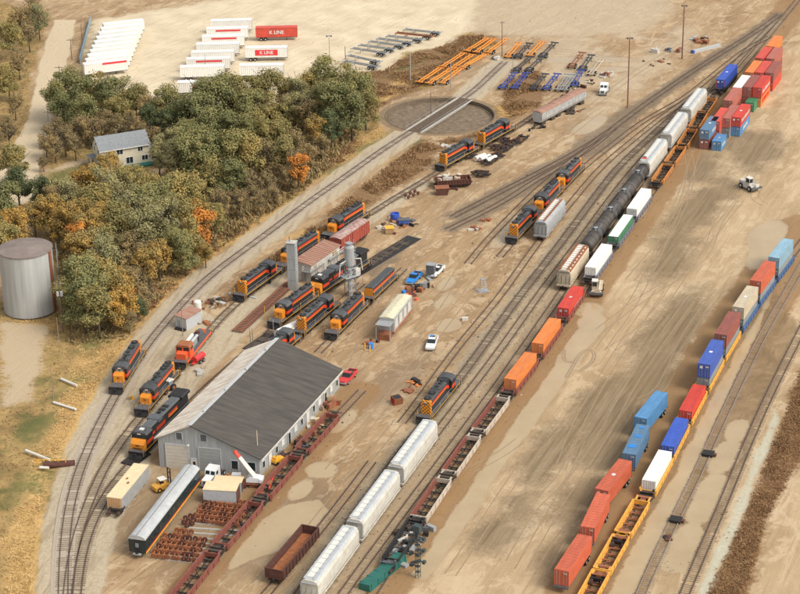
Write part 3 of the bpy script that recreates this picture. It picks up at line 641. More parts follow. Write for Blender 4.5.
def boxcar(L=16.5, col='box_red', roof='box_roof', H=4.1, door=True, wheels=True, w=1.5):
    t = thing('boxcar'); h = L/2-.5; z0 = RT+1.0 if wheels else .4; T = H+RT-(0 if wheels else .7)
    b = MB(); b.prism([(-w, z0), (w, z0), (w, T-.15), (-w, T-.15)], -h, h, col)
    n = int(L/1.1)
    for i in range(n+1):
        x = -h+i*2*h/n
        for s in (-1, 1): b.box(x-.06, x+.06, *sorted((s*w, s*(w+.06))), z0, T-.2, col)
    b.build('body', t)
    b = MB(); b.prism([(-w-.05, T-.18), (w+.05, T-.18), (0, T+.12)], -h-.05, h+.05, roof)
    for i in range(n+1):
        x = -h+i*2*h/n
        b.prism([(-w-.05, T-.14), (w+.05, T-.14), (0, T+.17)], x-.06, x+.06, roof)
    b.build('roof', t)
    if door:
        for s in (-1, 1):
            b = MB(); b.box(-1.3, 1.3, *sorted((s*(w+.02), s*(w+.12))), z0, T-.3, col); b.build('door', t)
    if wheels:
        b = MB(); b.box(-h, h, -.3, .3, RT+.7, z0, 'black_matt'); b.build('sill', t)
        for x in (-h+1.8, h-1.8): add_truck(t, x, 2, wb=1.75)
        couplers(t, L)
    return t
M_('box_red', (.26,.045,.03), .75, .2, 1.2, col2=(.36,.08,.05)); M_('box_roof', (.3,.1,.07), .8, .4, 1.2, col2=(.5,.44,.4))
def gondola(L=15, H=2.6, col='rust_dark', fill=True):
    t = thing('gondola_car'); h = L/2-.5; z0 = RT+.95; T = RT+H
    b = MB(); b.box(-h, h, -1.45, 1.45, z0, z0+.1, 'rust_orange' if fill else 'rust'); b.build('floor', t)
    for s in (-1, 1):
        b = MB(); b.box(-h, h, s*1.48-.05, s*1.48+.05, z0-.1, T, col); b.box(-h, h, s*1.52-.1, s*1.52+.1, T, T+.1, col)
        for i in range(12): x = -h+.2+i*(2*h-.4)/11; b.box(x-.08, x+.08, *sorted((s*1.53, s*1.66)), z0-.1, T, col)
        b.build('side', t)
        b = MB(); b.box(*sorted((s*(h-.1), s*h)), -1.42, 1.42, z0-.1, T, col); b.box(*sorted((s*(h-.12), s*(h+.05))), -1.42, 1.42, T, T+.1, col); b.build('end', t)
    b = MB(); b.box(-h, h, -.3, .3, RT+.6, z0, 'black_matt'); b.build('sill', t)
    for x in (-h+1.6, h-1.6): add_truck(t, x, 2, wb=1.75)
    couplers(t, L); return t
def wellcar(L, well, col, col_far=None, shade='black_matt', articul=True):
    """one well of an articulated container car; shared truck at the +x end"""
    t = thing('well_car'); h = L/2; w2 = well/2; z0, z1 = RT+.2, RT+1.25
    for s in (-1, 1):
        b = MB(); cc = col if s > 0 or not col_far else col_far
        b.box(-w2, w2, s*1.36-.06, s*1.36+.06, z0, z1, cc); b.box(-w2, w2, s*1.42-.14, s*1.42+.14, z1, z1+.12, cc); b.box(-w2, w2, s*1.32-.12, s*1.32+.12, z0-.08, z0, cc)
        for i in range(7): x = -w2+.3+i*(well-.6)/6; b.box(x-.06, x+.06, *sorted((s*1.42, s*1.54)), z0, z1, cc)
        b.build('side_sill', t)
    b = MB()
    for i in range(6): x = -w2+.6+i*(well-1.2)/5; b.box(x-.18, x+.18, -1.3, 1.3, z0-.05, z0+.06, shade)
    n = 4
    for i in range(n):
        xa, xb_ = -w2+.6+i*(well-1.2)/n, -w2+.6+(i+1)*(well-1.2)/n
        b.cyl((xa, -1.2, z0), (xb_, 1.2, z0), .07, .07, 4, shade); b.cyl((xa, 1.2, z0), (xb_, -1.2, z0), .07, .07, 4, shade)
    b.build('well_floor', t)
    for s in (-1, 1):
        b = MB(); b.box(*sorted((s*w2, s*(w2+.18))), -1.45, 1.45, z0+.3, z1+.1, col)
        b.box(*sorted((s*(w2+.18), s*(h-.25))), -.45, .45, RT+.8, RT+1.1, shade)
        b.box(*sorted((s*(h-.9), s*(h-.2))), -1.4, 1.4, z1-.1, z1, 'grime' if shade == 'black_matt' else shade)
        b.box(*sorted((s*(w2+.15), s*(h-.4))), -1.25, -.95, z1-.15, z1+.02, col); b.box(*sorted((s*(w2+.15), s*(h-.4))), .95, 1.25, z1-.15, z1+.02, col)
        b.build('end_platform', t)
    add_truck(t, h, 2, wb=1.8, fm='grime')
    b = MB(); b.cyl((h-.5, 1.2, z1), (h-.5, 1.2, z1+.5), .05, .05, 5, shade); b.cyl((h-.5, 1.2, z1+.5), (h-.1, 1.2, z1+.5), .22, .22, 10, shade); b.build('brake_wheel', t)
    return t
def cmat(name, col, var=.24): 
    if name == 'white': var = .08
    M_('cont_'+name, tuple(c*(1-var)+.01 for c in col), .5, .1, .8, col2=tuple(min(1, c*(1+var*.3)+.015) for c in col), streak=(.5,2,1.2), rnd=.08); M_('contd_'+name, tuple(c*.55 for c in col), .55, .15, 1)
for n_, c_ in dict(red=(.62,.07,.04), brightred=(.6,.045,.025), orange=(.72,.21,.04), brown=(.3,.085,.06), rustred=(.45,.13,.09), blue=(.045,.1,.4), royal=(.03,.09,.45), slate=(.1,.2,.32), skyblue=(.08,.24,.45), white=(.82,.8,.74), green=(.05,.22,.1), coral=(.56,.115,.05), tan=(.6,.5,.35), paleblue=(.25,.42,.52), grey=(.25,.27,.27)).items(): cmat(n_, c_)
M_('logo_white', (.75,.74,.7), .6, 0); M_('logo_red', (.75,.04,.05), .6, 0); M_('logo_grey', (.5,.5,.48), .6, 0)
def letters(b, x0, x1, z0, z1, y, m, s, seed=1, slant=0):
    """illegible block lettering: strokes of the right size and spacing"""
    r = random.Random(seed); x = x0; cw = (z1-z0)*.62
    while x < x1-cw*.7:
        st = .17*cw; k = r.choice('HNIEOL')
        ya, yb = sorted((y, y+s*.02))
        b.box(x, x+st*1.3, ya, yb, z0, z1, m)
        if k in 'HNO': b.box(x+cw*.62, x+cw*.62+st*1.3, ya, yb, z0, z1, m)
        if k in 'EOL': b.box(x, x+cw*.7, ya, yb, z0, z0+st*1.3, m)
        if k in 'EO': b.box(x, x+cw*.7, ya, yb, z1-st*1.3, z1, m)
        if k in 'HEN': b.box(x, x+cw*.7, ya, yb, (z0+z1)/2-st*.6, (z0+z1)/2+st*.6, m)
        x += cw if k != 'I' else cw*.5
def container(cn, L=11.5, H=2.6, top=None, logo=None, lm='logo_white', stripe=None, mark=None):
    t = thing('shipping_container'); m = 'cont_'+cn; h = L/2; W = 1.219
    b = MB()
    n = int(L/.55); P = []
    for s in (-1, 1):                                   # corrugated sides
        v = []; f = []
        for i in range(n*4+1):
            x = -h+.15+(L-.3)*i/(n*4); y = s*(W-.02-(.05 if (i % 4) in (2, 3) else 0)); v += [(x, y, .12), (x, y, H-.1)]
        for i in range(n*4): f.append((2*i, 2*i+2, 2*i+3, 2*i+1))
        b.add(v, f, m)
    for s in (-1, 1):
        b.box(-h, h, *sorted((s*W, s*(W-.1))), 0, .12, m); b.box(-h, h, *sorted((s*W, s*(W-.1))), H-.1, H, m)
        for q in (-1, 1): b.box(*sorted((q*h, q*(h-.16))), *sorted((s*W, s*(W-.12))), 0.002, H-.002, m)
    b.box(-h+.02, h-.02, -W+.1, W-.1, .05, .12, m); b.build('body', t)
    b = MB(); tm = 'cont_'+(top or cn); nn = int(L/.8)
    b.box(-h+.02, h-.02, -W+.06, W-.06, H-.05, H-.02, tm)
    for i in range(nn): x = -h+.3+(L-.6)*i/(nn-1); b.box(x-.1, x+.1, -W+.12, W-.12, H-.02, H+.005, tm)
    b.build('roof', t)
    for q in (-1, 1):
        b = MB(); b.box(*sorted((q*(h-.06), q*(h-.03))), -W+.1, W-.1, .1, H-.1, m)
        if q > 0:
            for y in (-.85, -.35, .35, .85): b.cyl((h-.0, y, .1), (h-.0, y, H-.1), .03, .03, 5, 'grey')
            b.box(h-.03, h-.015, -.02, .02, .1, H-.1, 'grey_dark'); b.build('door', t)
        else:
            for k in range(7): y = -.9+k*.3; b.box(-h-.0, -h+.03, y-.05, y+.05, .12, H-.12, m)
            b.build('end_wall', t)
    b = MB(); b.box(h+.03, h+.045, .4, .95, H-.6, H-.42, 'logo_grey'); b.build('number', t)
    if logo or stripe or mark:
        b = MB()
        for s in (-1, 1):
            if logo: letters(b, logo[0], logo[1], logo[2], logo[3], s*(W+.005), lm, s, seed=len(cn)+3)
            if stripe: b.box(-h+.1, h-.1, *sorted((s*(W), s*(W+.015))), stripe[0], stripe[1], stripe[2])
        if mark:
            b.box(h+.03, h+.045, -.75, -.25, H-.95, H-.45, mark); b.box(h+.03, h+.045, .35, .8, H-.7, H-.45, mark)
            b.box(-.35, .35, -.3, .3, H+.006, H+.02, mark)
        b.build('markings', t)
    return t
def chassis(cn='grey', L=12.2, z=1.15, rear='tyre', gooseneck=True):
    """skeletal container trailer"""
    t = thing('trailer_chassis'); h = L/2; m = cn
    b = MB()
    for s in (-1, 1): b.box(-h, h, s*.48-.09, s*.48+.09, z-.32, z, m)
    for x in (-h+.15, -h+3.2, h-3): b.box(x-.12, x+.14, -.95, .95, z-.2, z-.02, m)
    for x in (-h+.15, h-.15): b.box(x-.18, x+.18, -1.2, 1.2, z-.25, z+.03, m)
    b.build('frame', t)
    for x in (-h+1.4, -h+2.7):
        c = MB()
        for y in (-.95, .95): c.cyl((x, y-.24, .5), (x, y+.24, .5), .5, .5, 14, 'tyre'); c.cyl((x, y-.25, .5), (x, y+.25, .5), .22, .22, 8, 'white_dirty')
        c.cyl((x, -.95, .5), (x, .95, .5), .08, .08, 6, 'grime'); c.build('wheel_axle', t)
    b = MB()
    for s in (-1, 1): b.box(h-3.2, h-3.05, s*.6-.08, s*.6+.08, .1, z-.2, m); b.box(h-3.3, h-2.95, s*.6-.15, s*.6+.15, 0, .1, m)
    b.build('landing_gear', t)
    return t
def coach():
    t = thing('passenger_coach'); L = 25.6; h = L/2-.4; z0 = RT+.85; T = RT+4.1
    b = MB(); b.prism([(-1.5, z0), (1.5, z0), (1.5, T-.75), (-1.5, T-.75)], -h, h, 'coach_green'); b.build('body', t)
    b = MB(); A = [(1.53*math.cos(a), T-.78+.78*math.sin(a)) for a in [math.pi*i/14 for i in range(15)]]
    b.prism(A, -h-.05, h+.05, 'coach_roof'); 
    for i in range(13): x = -h+i*2*h/12; b.prism([(p*1.006, q+.012) for p, q in A], x-.03, x+.03, 'coach_roof')
    b.box(-h, h, -.04, .04, T-.02, T+.03, 'grey_dark'); b.build('roof', t)
    b = MB()
    for s in (-1, 1): b.box(-h, h, *sorted((s*1.5, s*1.52)), z0-.05, z0+.22, 'yellow'); b.box(-h, h, *sorted((s*1.5, s*1.53)), z0+.22, z0+.4, 'red_stripe')
    b.build('stripe', t)
    for s in (-1, 1):
        for i in range(11):
            x = -h+2.4+i*(2*h-4.8)/10; b = MB(); b.box(x-.6, x+.6, *sorted((s*1.5, s*1.525)), z0+1.0, z0+1.75, 'glass'); b.build('window', t)
    b = MB(); b.box(h, h+.05, -.45, .45, z0, T-1.0, 'black'); b.box(h+.05, h+.07, -.3, .3, z0+1.0, z0+1.8, 'glass_pale'); b.build('end_door', t)
    b = MB(); b.box(h, h+.5, -.7, .7, z0-.25, z0-.1, 'grey'); b.build('buffer_beam', t)
    for x in (-h+3, h-3): add_truck(t, x, 2, wb=2.5)
    b = MB(); b.box(-4, 3, -1.1, 1.1, RT+.35, z0, 'black_matt'); b.build('underframe_box', t)
    couplers(t, L); return t
M_('coach_green', (.018,.03,.03), .4, .3, 1.5); M_('coach_roof', (.36,.37,.37), .5, .12, .8, col2=(.5,.51,.5))
# ---- locomotives standing on their tracks
def put(key, mk, line, px, L, lab, cat, name=None, flip=False, group=None):
    loc, rz = LN[line].car(G(*px), L, flip); return place(key, mk, loc, rz, lab, cat, group)
GL = 'black and orange diesel locomotives'
LOC = [
 ('T1', (127,375), 0, 'black locomotive with orange nose standing alone on the outer curve track beside the straw bank'),
 ('T2', (160,397), 0, 'black locomotive with orange nose coupled in front of the orange red stripped engine'),
 ('T2', (258,287), 1, 'front locomotive of the upper row of three, checkered orange hood end facing down the track'),
 ('T2', (301,259), 0, 'middle locomotive of the upper row of three, orange nose half behind the tall concrete tower'),
 ('T2', (346,229), 0, 'last locomotive of the upper row of three, beside the red boxcar'),
 ('T3', (292,313), 0, 'black locomotive with orange nose at the end of the reddish spare track panel'),
 ('T4', (317,323), 1, 'locomotive with checkered end between the tower row and the slug pair'),
 ('T4', (277,358), 1, 'locomotive half hidden behind the back corner of the dark shed roof'),
 ('T5', (349,324), 0, 'black locomotive with orange nose under the sand tower, coupled to the low slug'),
 ('T2', (457,161), 1, 'front engine of the pair below the turntable, checkered orange end'),
 ('T2', (493,140), 1, 'rear engine of the pair below the turntable, close to the derelict grey cars'),
 ('T10', (524,231), 1, 'front engine of the row of three beside the grey hopper, checkered hood end'),
 ('T10', (547,206), 0, 'middle engine of the row of three beside the grey hopper'),
 ('T10', (569,183), 0, 'last engine of the row of three, its rear at the open tracks'),
 ('T8', (438,405), 1, 'lone locomotive with checkered orange end just beyond the string of white hoppers'),
]
for i_, (k, px, fl, lab) in enumerate(LOC): put(('gp', 'gp3')[i_ in (1, 4, 7, 9, 12)], (gp, lambda: gp(blister=False))[i_ in (1, 4, 7, 9, 12)], k, px, 18.0, lab, 'locomotive', flip=bool(fl), group=GL)
put('es44', es44, 'T3', (161,433), 22.3, 'large six axle locomotive with wide orange nose beside the white side of the shed roof', 'locomotive', group=GL)
put('es44', es44, 'T3', (338,282), 22.3, 'long six axle locomotive behind the sand tower, coupled behind another engine', 'locomotive', group=GL)
put('strip', stripped_loco, 'T2', (190,352), 17.0, 'orange red locomotive with its hood removed and white engine showing', 'locomotive')
put('slug', slug, 'T5', (380,292), 15.2, 'low cabless slug with grey top and orange stripe behind the sand tower', 'rail slug')
# ---- hoppers, tankers
HG = 'white covered hoppers in the front string'
HW = lambda: hopper('hop_roof', L=19.8, H=4.6, trough='white', hatch='hop_roof', side='hop_white')
tc = LN['TC']; s0 = tc.near(G(351,548))
labs = ['second white covered hopper of the front string, between two couplings', 'white covered hopper at the far end of the front string nearest the lone locomotive', 'white covered hopper at the near end of the front string']
for k, lab in ((0, labs[0]), (-1, labs[1]), (1, labs[2])):
    p = tc.at(s0-10.2+k*19.8); place('hopw', HW, *(lambda q: (q[0], q[1]))(tc.car(p, 19.4)), lab, 'covered hopper', HG)
HB = 'white covered hoppers on the tank car train'
HW2 = lambda: hopper('hop_roof', L=19.6, H=4.6, trough='white', hatch='hop_roof', side='hop_white')
for px, lab in (((693,115), 'farthest white covered hopper, below the blue container in the well car train'), ((673,140), 'middle of the three white covered hoppers behind the tank cars'), ((652,168), 'white covered hopper with a red and black roof patch beside the first tank car')):
    o = put('hopw2', HW2, 'TD', px, 19.0, lab, 'covered hopper', group=HB)
    last = o
b = MB(); b.box(6.6, 7.4, -.9, .3, RT+4.72, RT+4.78, 'red'); b.box(5.9, 6.6, -.9, .0, RT+4.72, RT+4.79, 'black'); b.build('roof_patch', last)
put('hopo', lambda: hopper('white_dirty', L=17.0, H=4.5, trough='white', side='cont_tan', end='grey_dark', orange=True, hatch='rust'), 'TD', (573,277), 17, 'cream covered hopper with rusty orange roof edges beside the red container', 'covered hopper')
put('hopg', lambda: hopper('hop_grey', L=17.0, H=4.5, trough='white', hatch='rust', end='grey_dark', side='hop_grey'), 'T7', (551,229), 17, 'lone grey covered hopper beside the row of three engines', 'covered hopper')
TL = ['tank car nearest the white hoppers, first of four', 'second black tank car from the white hoppers', 'third black tank car from the white hoppers', 'black tank car coupled to the cream hopper with orange trim']
for px, lab in zip(((636.5,188), (623.5,207), (610,225.5), (594.5,246)), TL): put('tank', tanker, 'TD', px, 16, 'dull '+lab, 'tank car', group='black tank cars in a row')
# ---- the intermodal train beside the sand (TE)
e = LN['TE']
E = [((521,381.5),'well_tan','orange',None,'orange container with darker sides, nearest the empty wells'), ((546.5,346),'well_tan','orange',None,'orange container between its twin and the red one'),
     ((570,310.5),'well_tan','brightred','K','bright red container beside the machine with a cab'), ((599,270),'well_grey','white',None,'white container in a dark sided well beside the cream hopper'),
     ((619.5,238),'well_grey','green','t','green container with cream roof between two white ones'), ((638,212),'well_grey','white',None,'white container in a well beside the second tank car')]
def wc(col, colf=None, L=17.2, well=13.6, shade='black_matt'): return lambda: wellcar(L, well, col, colf, shade)
sE = e.near(G(521,381.5)); step = 17.0
for k, (px, wcol, cc, op, lab) in enumerate(E):
    loc, rz = e.car(G(*px), 17)
    place('we'+wcol, wc('well_red' if wcol == 'well_tan' else 'well_grey'), loc, rz, 'well car carrying the '+lab, 'well car', 'loaded well cars of the middle train')
    LC = 16.15 if cc in ('orange',) else 12.19
    LC = 12.6 if cc == 'orange' else (11.8 if cc == 'brightred' else 13.8)
    c = container(cc, L=LC, H=2.9 if cc in ('orange','white') else 2.6, top='white' if op == 't' else None, logo=(-4.5,1.5,.5,1.2) if op == 'K' else None, stripe=(.1,.4,'well_grey') if cc == 'white' else None, mark='logo_grey' if op == 'K' else None)
    c.location = (*loc, RT+.28); c.rotation_euler = (0, 0, rz); tag(c, lab, 'container', 'containers riding in wells')
EE = [((489,422),'first empty rusty well with a tan side, next to the orange container'), ((474-0,442),None)]
s1 = e.near(G(489.5,420))
for k, lab in enumerate(['empty rusty well with one tan side, first before the loaded ones', 'empty rusty well with a tan side, middle of the three in the near string', 'empty rusty well with a tan side, behind the near switch stand']):
    p = e.at(s1+k*16.6); loc, rz = e.car(p, 16.4); place('wempty', wc('well_tan', 'well_red', 16.6, 13.2), loc, rz, lab, 'well car', 'empty rusty well cars')
for px, lab in (((664,178), 'empty orange well next to the white container'), ((676,160), 'empty orange well, second from the white container'), ((687.5,142), 'empty orange well beside the middle white hopper'), ((698,125), 'empty orange well beside the stacked blue container'), ((707,110), 'empty orange well next to the red container row')):
    loc, rz = e.car(G(*px), 15); place('worange', wc('well_orange', None, 15.3, 11.4), loc, rz, lab, 'well car', 'empty orange well cars of the middle train')
loc, rz = e.car(G(727,86), 15); place('wk', wc('black_matt', None, 16.6, 13.2), loc, rz, 'dark well car under the blue container far up the train', 'well car')
c = container('royal', mark='logo_white', H=2.9, L=15.0); c.location = (*loc, RT+.9); c.rotation_euler = (0, 0, rz); tag(c, 'bright blue container with a white mark on its roof in the far well car', 'container')
for y in (-1.2, .95): b = MB(); b.box(7.54, 7.58, y, y+.25, .2, 2.6, 'cont_red'); b.build('red_corner', c)
# near black truck between wells: debris and frames at the end of the string
loc, rz = e.car(G(402,546), 14); 
place('wflat', lambda: wellcar(16.4, 13, 'black_matt', None, 'grey_dark'), loc, rz, 'dark dismantled well car frame at the near end, beside the green tarpaulin', 'well car')
# ---- train TG
g = LN['TG']
GT = [((657,481),'well_yellow',[('white',2.6,None)], 'white container in the yellow well next to the empty ones'), ((674,447),'well_yellow',[('royal',2.6,None)], 'royal blue container between the white one and the bright red one'),
      ((692,412.5),'well_yellow',[('brightred',2.6,'L')], 'bright red container with white lettering low on its side'), ((710,380),'well_yellow',[('grey',2.6,None),('blue',2.9,'m')], 'dark blue container riding on a grey one'),
      ((727,350.5),'well_yellow',[('grey',2.6,None),('brown',2.9,None)], 'brown container riding on a grey one'), ((744,322),'well_blue',[('grey',2.6,None),('tan',2.6,'m')], 'cream container with dark marks on its end, in the blue well'),
      ((761,297),'well_blue',[('grey',2.6,None),('coral',2.9,None)], 'orange red container high in the blue well near the picture edge'), ((777,272),'well_blue',[('grey',2.6,None),('paleblue',2.6,None)], 'pale blue container at the right edge of the yard')]
for px, wcol, cs, lab in GT:
    loc, rz = g.car(G(*px), 15); place('wg'+wcol, wc(wcol, None, 14.6, 12.5), loc, rz, 'well car under the '+lab, 'well car', 'loaded well cars of the right train'); z = RT+.28
    for i, (cc, hh, op) in enumerate(cs):
        c = container(cc, H=hh, logo=(-2.5,3.5,.5,1.0) if op == 'L' else None, mark='logo_white' if op == 'm' else None); c.location = (*loc, z); c.rotation_euler = (0, 0, rz); z += hh+.02
        tag(c, lab if i == len(cs)-1 else 'grey container low in the well beneath the '+lab.split(' container')[0]+' one', 'container', 'containers on the right train')
for px, lab in (((632,524),'empty yellow well nearest the white container'), ((612,560),'empty yellow well at the bottom edge of the photo'), ((590,596),'nearest empty yellow well, mostly out of sight')):
    loc, rz = g.car(G(*px), 15); place('wy', wc('well_yellow', None, 15.4, 11.0, 'rust'), loc, rz, lab, 'well car', 'empty yellow well cars')
# ---- string TH, gondola, coach
h_ = LN['TH']; sH = h_.near(G(336,418))
HL = ['empty rusty well at the far end of the string beside the shed', 'empty rusty well beside the shed wall, second from the far end', 'empty rusty well beside the wheelset rows', 'nearest empty rusty well of the string left of the gondola']
for k, lab in enumerate(HL):
    loc, rz = h_.car(h_.at(sH+8.5+k*17.4), 17); place('wh', wc('well_red', None, 17.4, 14), loc, rz, lab, 'well car', 'empty rusty well cars beside the shed')
put('gond', lambda: gondola(15.5, 2.6, 'rust_dark'), 'TJ', (291,562), 15, 'rusty open gondola car with an orange brown floor at the bottom of the yard', 'gondola')
A, B = G(139,557), G(192,487); rz = math.atan2(A[1]-B[1], A[0]-B[0])
place('coach', coach, ((A[0]+B[0])/2, (A[1]+B[1])/2), rz, 'dark green passenger coach with rounded grey roof and a yellow orange line', 'passenger coach')
place('boxr', lambda: boxcar(13.6), G(350,246), math.radians(61)+math.pi, 'rust red boxcar with a worn pale roof beside the upper row of engines', 'boxcar')
# ---------------------------------------------------------------- engine shed
def xf(mb, A, ux, uy, off=(0,0)):
    """map local x,y onto the (slightly oblique) plan axes of a building"""
    mb.v = [(x*ux[0]+y*uy[0], x*ux[1]+y*uy[1], z) for x, y, z in mb.v]; return mb
M_('shed_wall', (.3,.31,.305), .6, .1, .8, col2=(.4,.41,.4), streak=(3,3,.15)); M_('shed_wall_side', (.42,.43,.41), .6, .15, .8, streak=(3,3,.15))
M_('roof_dark', (.05,.045,.04), .9, .3, .5, col2=(.1,.088,.075), streak=(.22,2.4,1), bump=.1); M_('roof_white', (.5,.4,.3), .6, .2, .7, col2=(.9,.85,.76), streak=(.25,1.8,1)); M_('door_cream', (.55,.5,.42), .6, .06, 1); M_('door_grey', (.33,.33,.31), .6, .06, 1)
A0, B0, C0 = [np.array(G(*p)) for p in ((160,466.5),(260,476.5),(339.5,387.5))]
Wd = float(np.linalg.norm(A0-B0)); Ln = float(np.linalg.norm(C0-B0)); ux, uy = (C0-B0)/Ln, (A0-B0)/Wd
shed = thing('engine_shed', (B0[0], B0[1], 0)); tag(shed, 'long grey metal engine shed with one dark roof slope and one white stained slope', 'shed')
Rt, He, Hr, Hl = Wd*.66, 3.8, 9.0, 6.0
b = MB(); prof = [(0,0),(Wd,0),(Wd,Hl),(Rt,Hr),(0,He)]; b.prism(prof, 0, Ln, 'shed_wall')
for i in range(int(Wd/.6)):
    y = .3+i*.6; zt = He+(Hr-He)*y/Rt if y < Rt else Hr+(Hl-Hr)*(y-Rt)/(Wd-Rt); b.box(-.04, .0, y-.05, y+.05, 0, zt-.05, 'shed_wall')
for i in range(int(Ln/.9)): x = .5+i*.9; b.box(x-.06, x+.06, -.05, .0, 0, He-.02, 'shed_wall_side')
xf(b, None, ux, uy).build('wall', shed)
def roof_slab(y0, z0, y1, z1, m, nm, over0, over1):
    b = MB(); sl = (z1-z0)/(y1-y0); ya, yb = y0-over0, y1+over1; za, zb = z0-over0*sl, z1+over1*sl
    b.prism([(ya, za+.03), (yb, zb+.03), (yb, zb+.2), (ya, za+.2)], -.5, Ln+.5, m)
    n = int(Ln/.7)
    for i in range(n+1): x = -.45+i*(Ln+.9)/n; b.prism([(ya, za+.2), (yb, zb+.2), (yb, zb+(.26 if 'white' in nm else .215)), (ya, za+(.26 if 'white' in nm else .215))], x-.05, x+.05, m)
    return xf(b, None, ux, uy).build(nm, shed)
roof_slab(0, He, Rt, Hr, 'roof_dark', 'dark_roof', .5, 0)['label'] = 'dark grey brown ribbed roof slope'
roof_slab(Rt, Hr, Wd, Hl, 'roof_white', 'white_roof', 0, .5)['label'] = 'white roof slope with brown stains'
b = MB(); b.box(-.55, Ln+.55, Rt-.35, Rt+.35, Hr+.22, Hr+.34, 'grey_light'); xf(b, None, ux, uy).build('ridge_cap', shed)
b = MB(); b.box(-.3, Ln+.3, -.66, -.54, He-.5, He-.3, 'white'); xf(b, None, ux, uy).build('gutter', shed)
def fr(nm, y0, y1, z0, z1, m, d=.12, ribs=0):
    b = MB(); b.box(-d, -.02, y0, y1, z0, z1, m)
    for k in range(ribs): z = z0+(k+1)*(z1-z0)/(ribs+1); b.box(-d-.03, -d, y0+.05, y1-.05, z-.03, z+.03, m)
    b2 = xf(b, None, ux, uy).build(nm, shed)
    b = MB(); e = .14
    for (a, c, p, q) in ((y0-e, y0, z0, z1+e), (y1, y1+e, z0, z1+e), (y0, y1, z1, z1+e)): b.box(-d-.05, -.01, a, c, p, q, 'grey_light')
    xf(b, None, ux, uy).build('frame', b2); return b2
w_ = lambda px: Wd*(260-px)/100
fr('garage_door', w_(190), w_(167.6), 0.02, 4.8, 'door_cream', ribs=6)['label'] = 'cream roll-up door'
fr('garage_door', w_(222), w_(200.5), 0.02, 4.7, 'door_grey', ribs=6)['label'] = 'grey roll-up door'
d = fr('door', w_(198.2), w_(192.3), 0.02, 2.3, 'white'); b = MB(); b.box(-.16, -.12, w_(196.6), w_(194.2), 1.1, 1.8, 'black'); xf(b, None, ux, uy).build('pane', d)
for a, c, p, q in ((w_(184.5), w_(178.8), 6.0, 7.3), (w_(209), w_(203), 6.1, 7.4)): fr('louvre', a, c, p, q, 'grey_dark', .08, 5)
for a, c in ((w_(238.8), w_(232.5)), (w_(256), w_(248.3))): fr('window', a, c, 1.1, 2.7, 'glass', .06)
b = MB(); b.box(-.5, -.12, w_(191.5), w_(189.8), 4.9, 5.2, 'white'); xf(b, None, ux, uy).build('wall_lamp', shed)
for i in range(13):                                             # openings of the long wall
    x = 1.6+i*2.85; tall = i % 3 == 1; b = MB()
    b.box(x-.5, x+.5, -.09, -.06, .05 if tall else 1.1, 2.3 if tall else 2.3, 'white' if i % 2 else 'glass'); o = xf(b, None, ux, uy).build('side_door' if tall else 'window', shed)
    b = MB()
    for a, c, p, q in ((x-.62, x-.5, .05 if tall else 1.0, 2.42), (x+.5, x+.62, .05 if tall else 1.0, 2.42), (x-.5, x+.5, 2.3, 2.42)): b.box(a, c, -.13, -.055, p, q, 'white')
    xf(b, None, ux, uy).build('frame', o)
for i in range(4):
    b = MB(); x = 5+i*9; b.cyl((x, Rt*.98, Hr+.2), (x, Rt*.98, Hr+.55), .2, .2, 10, 'grey_light'); b.cyl((x, Rt*.98, Hr+.55), (x, Rt*.98, Hr+.7), .3, .15, 10, 'grey_light'); xf(b, None, ux, uy).build('roof_vent', shed)
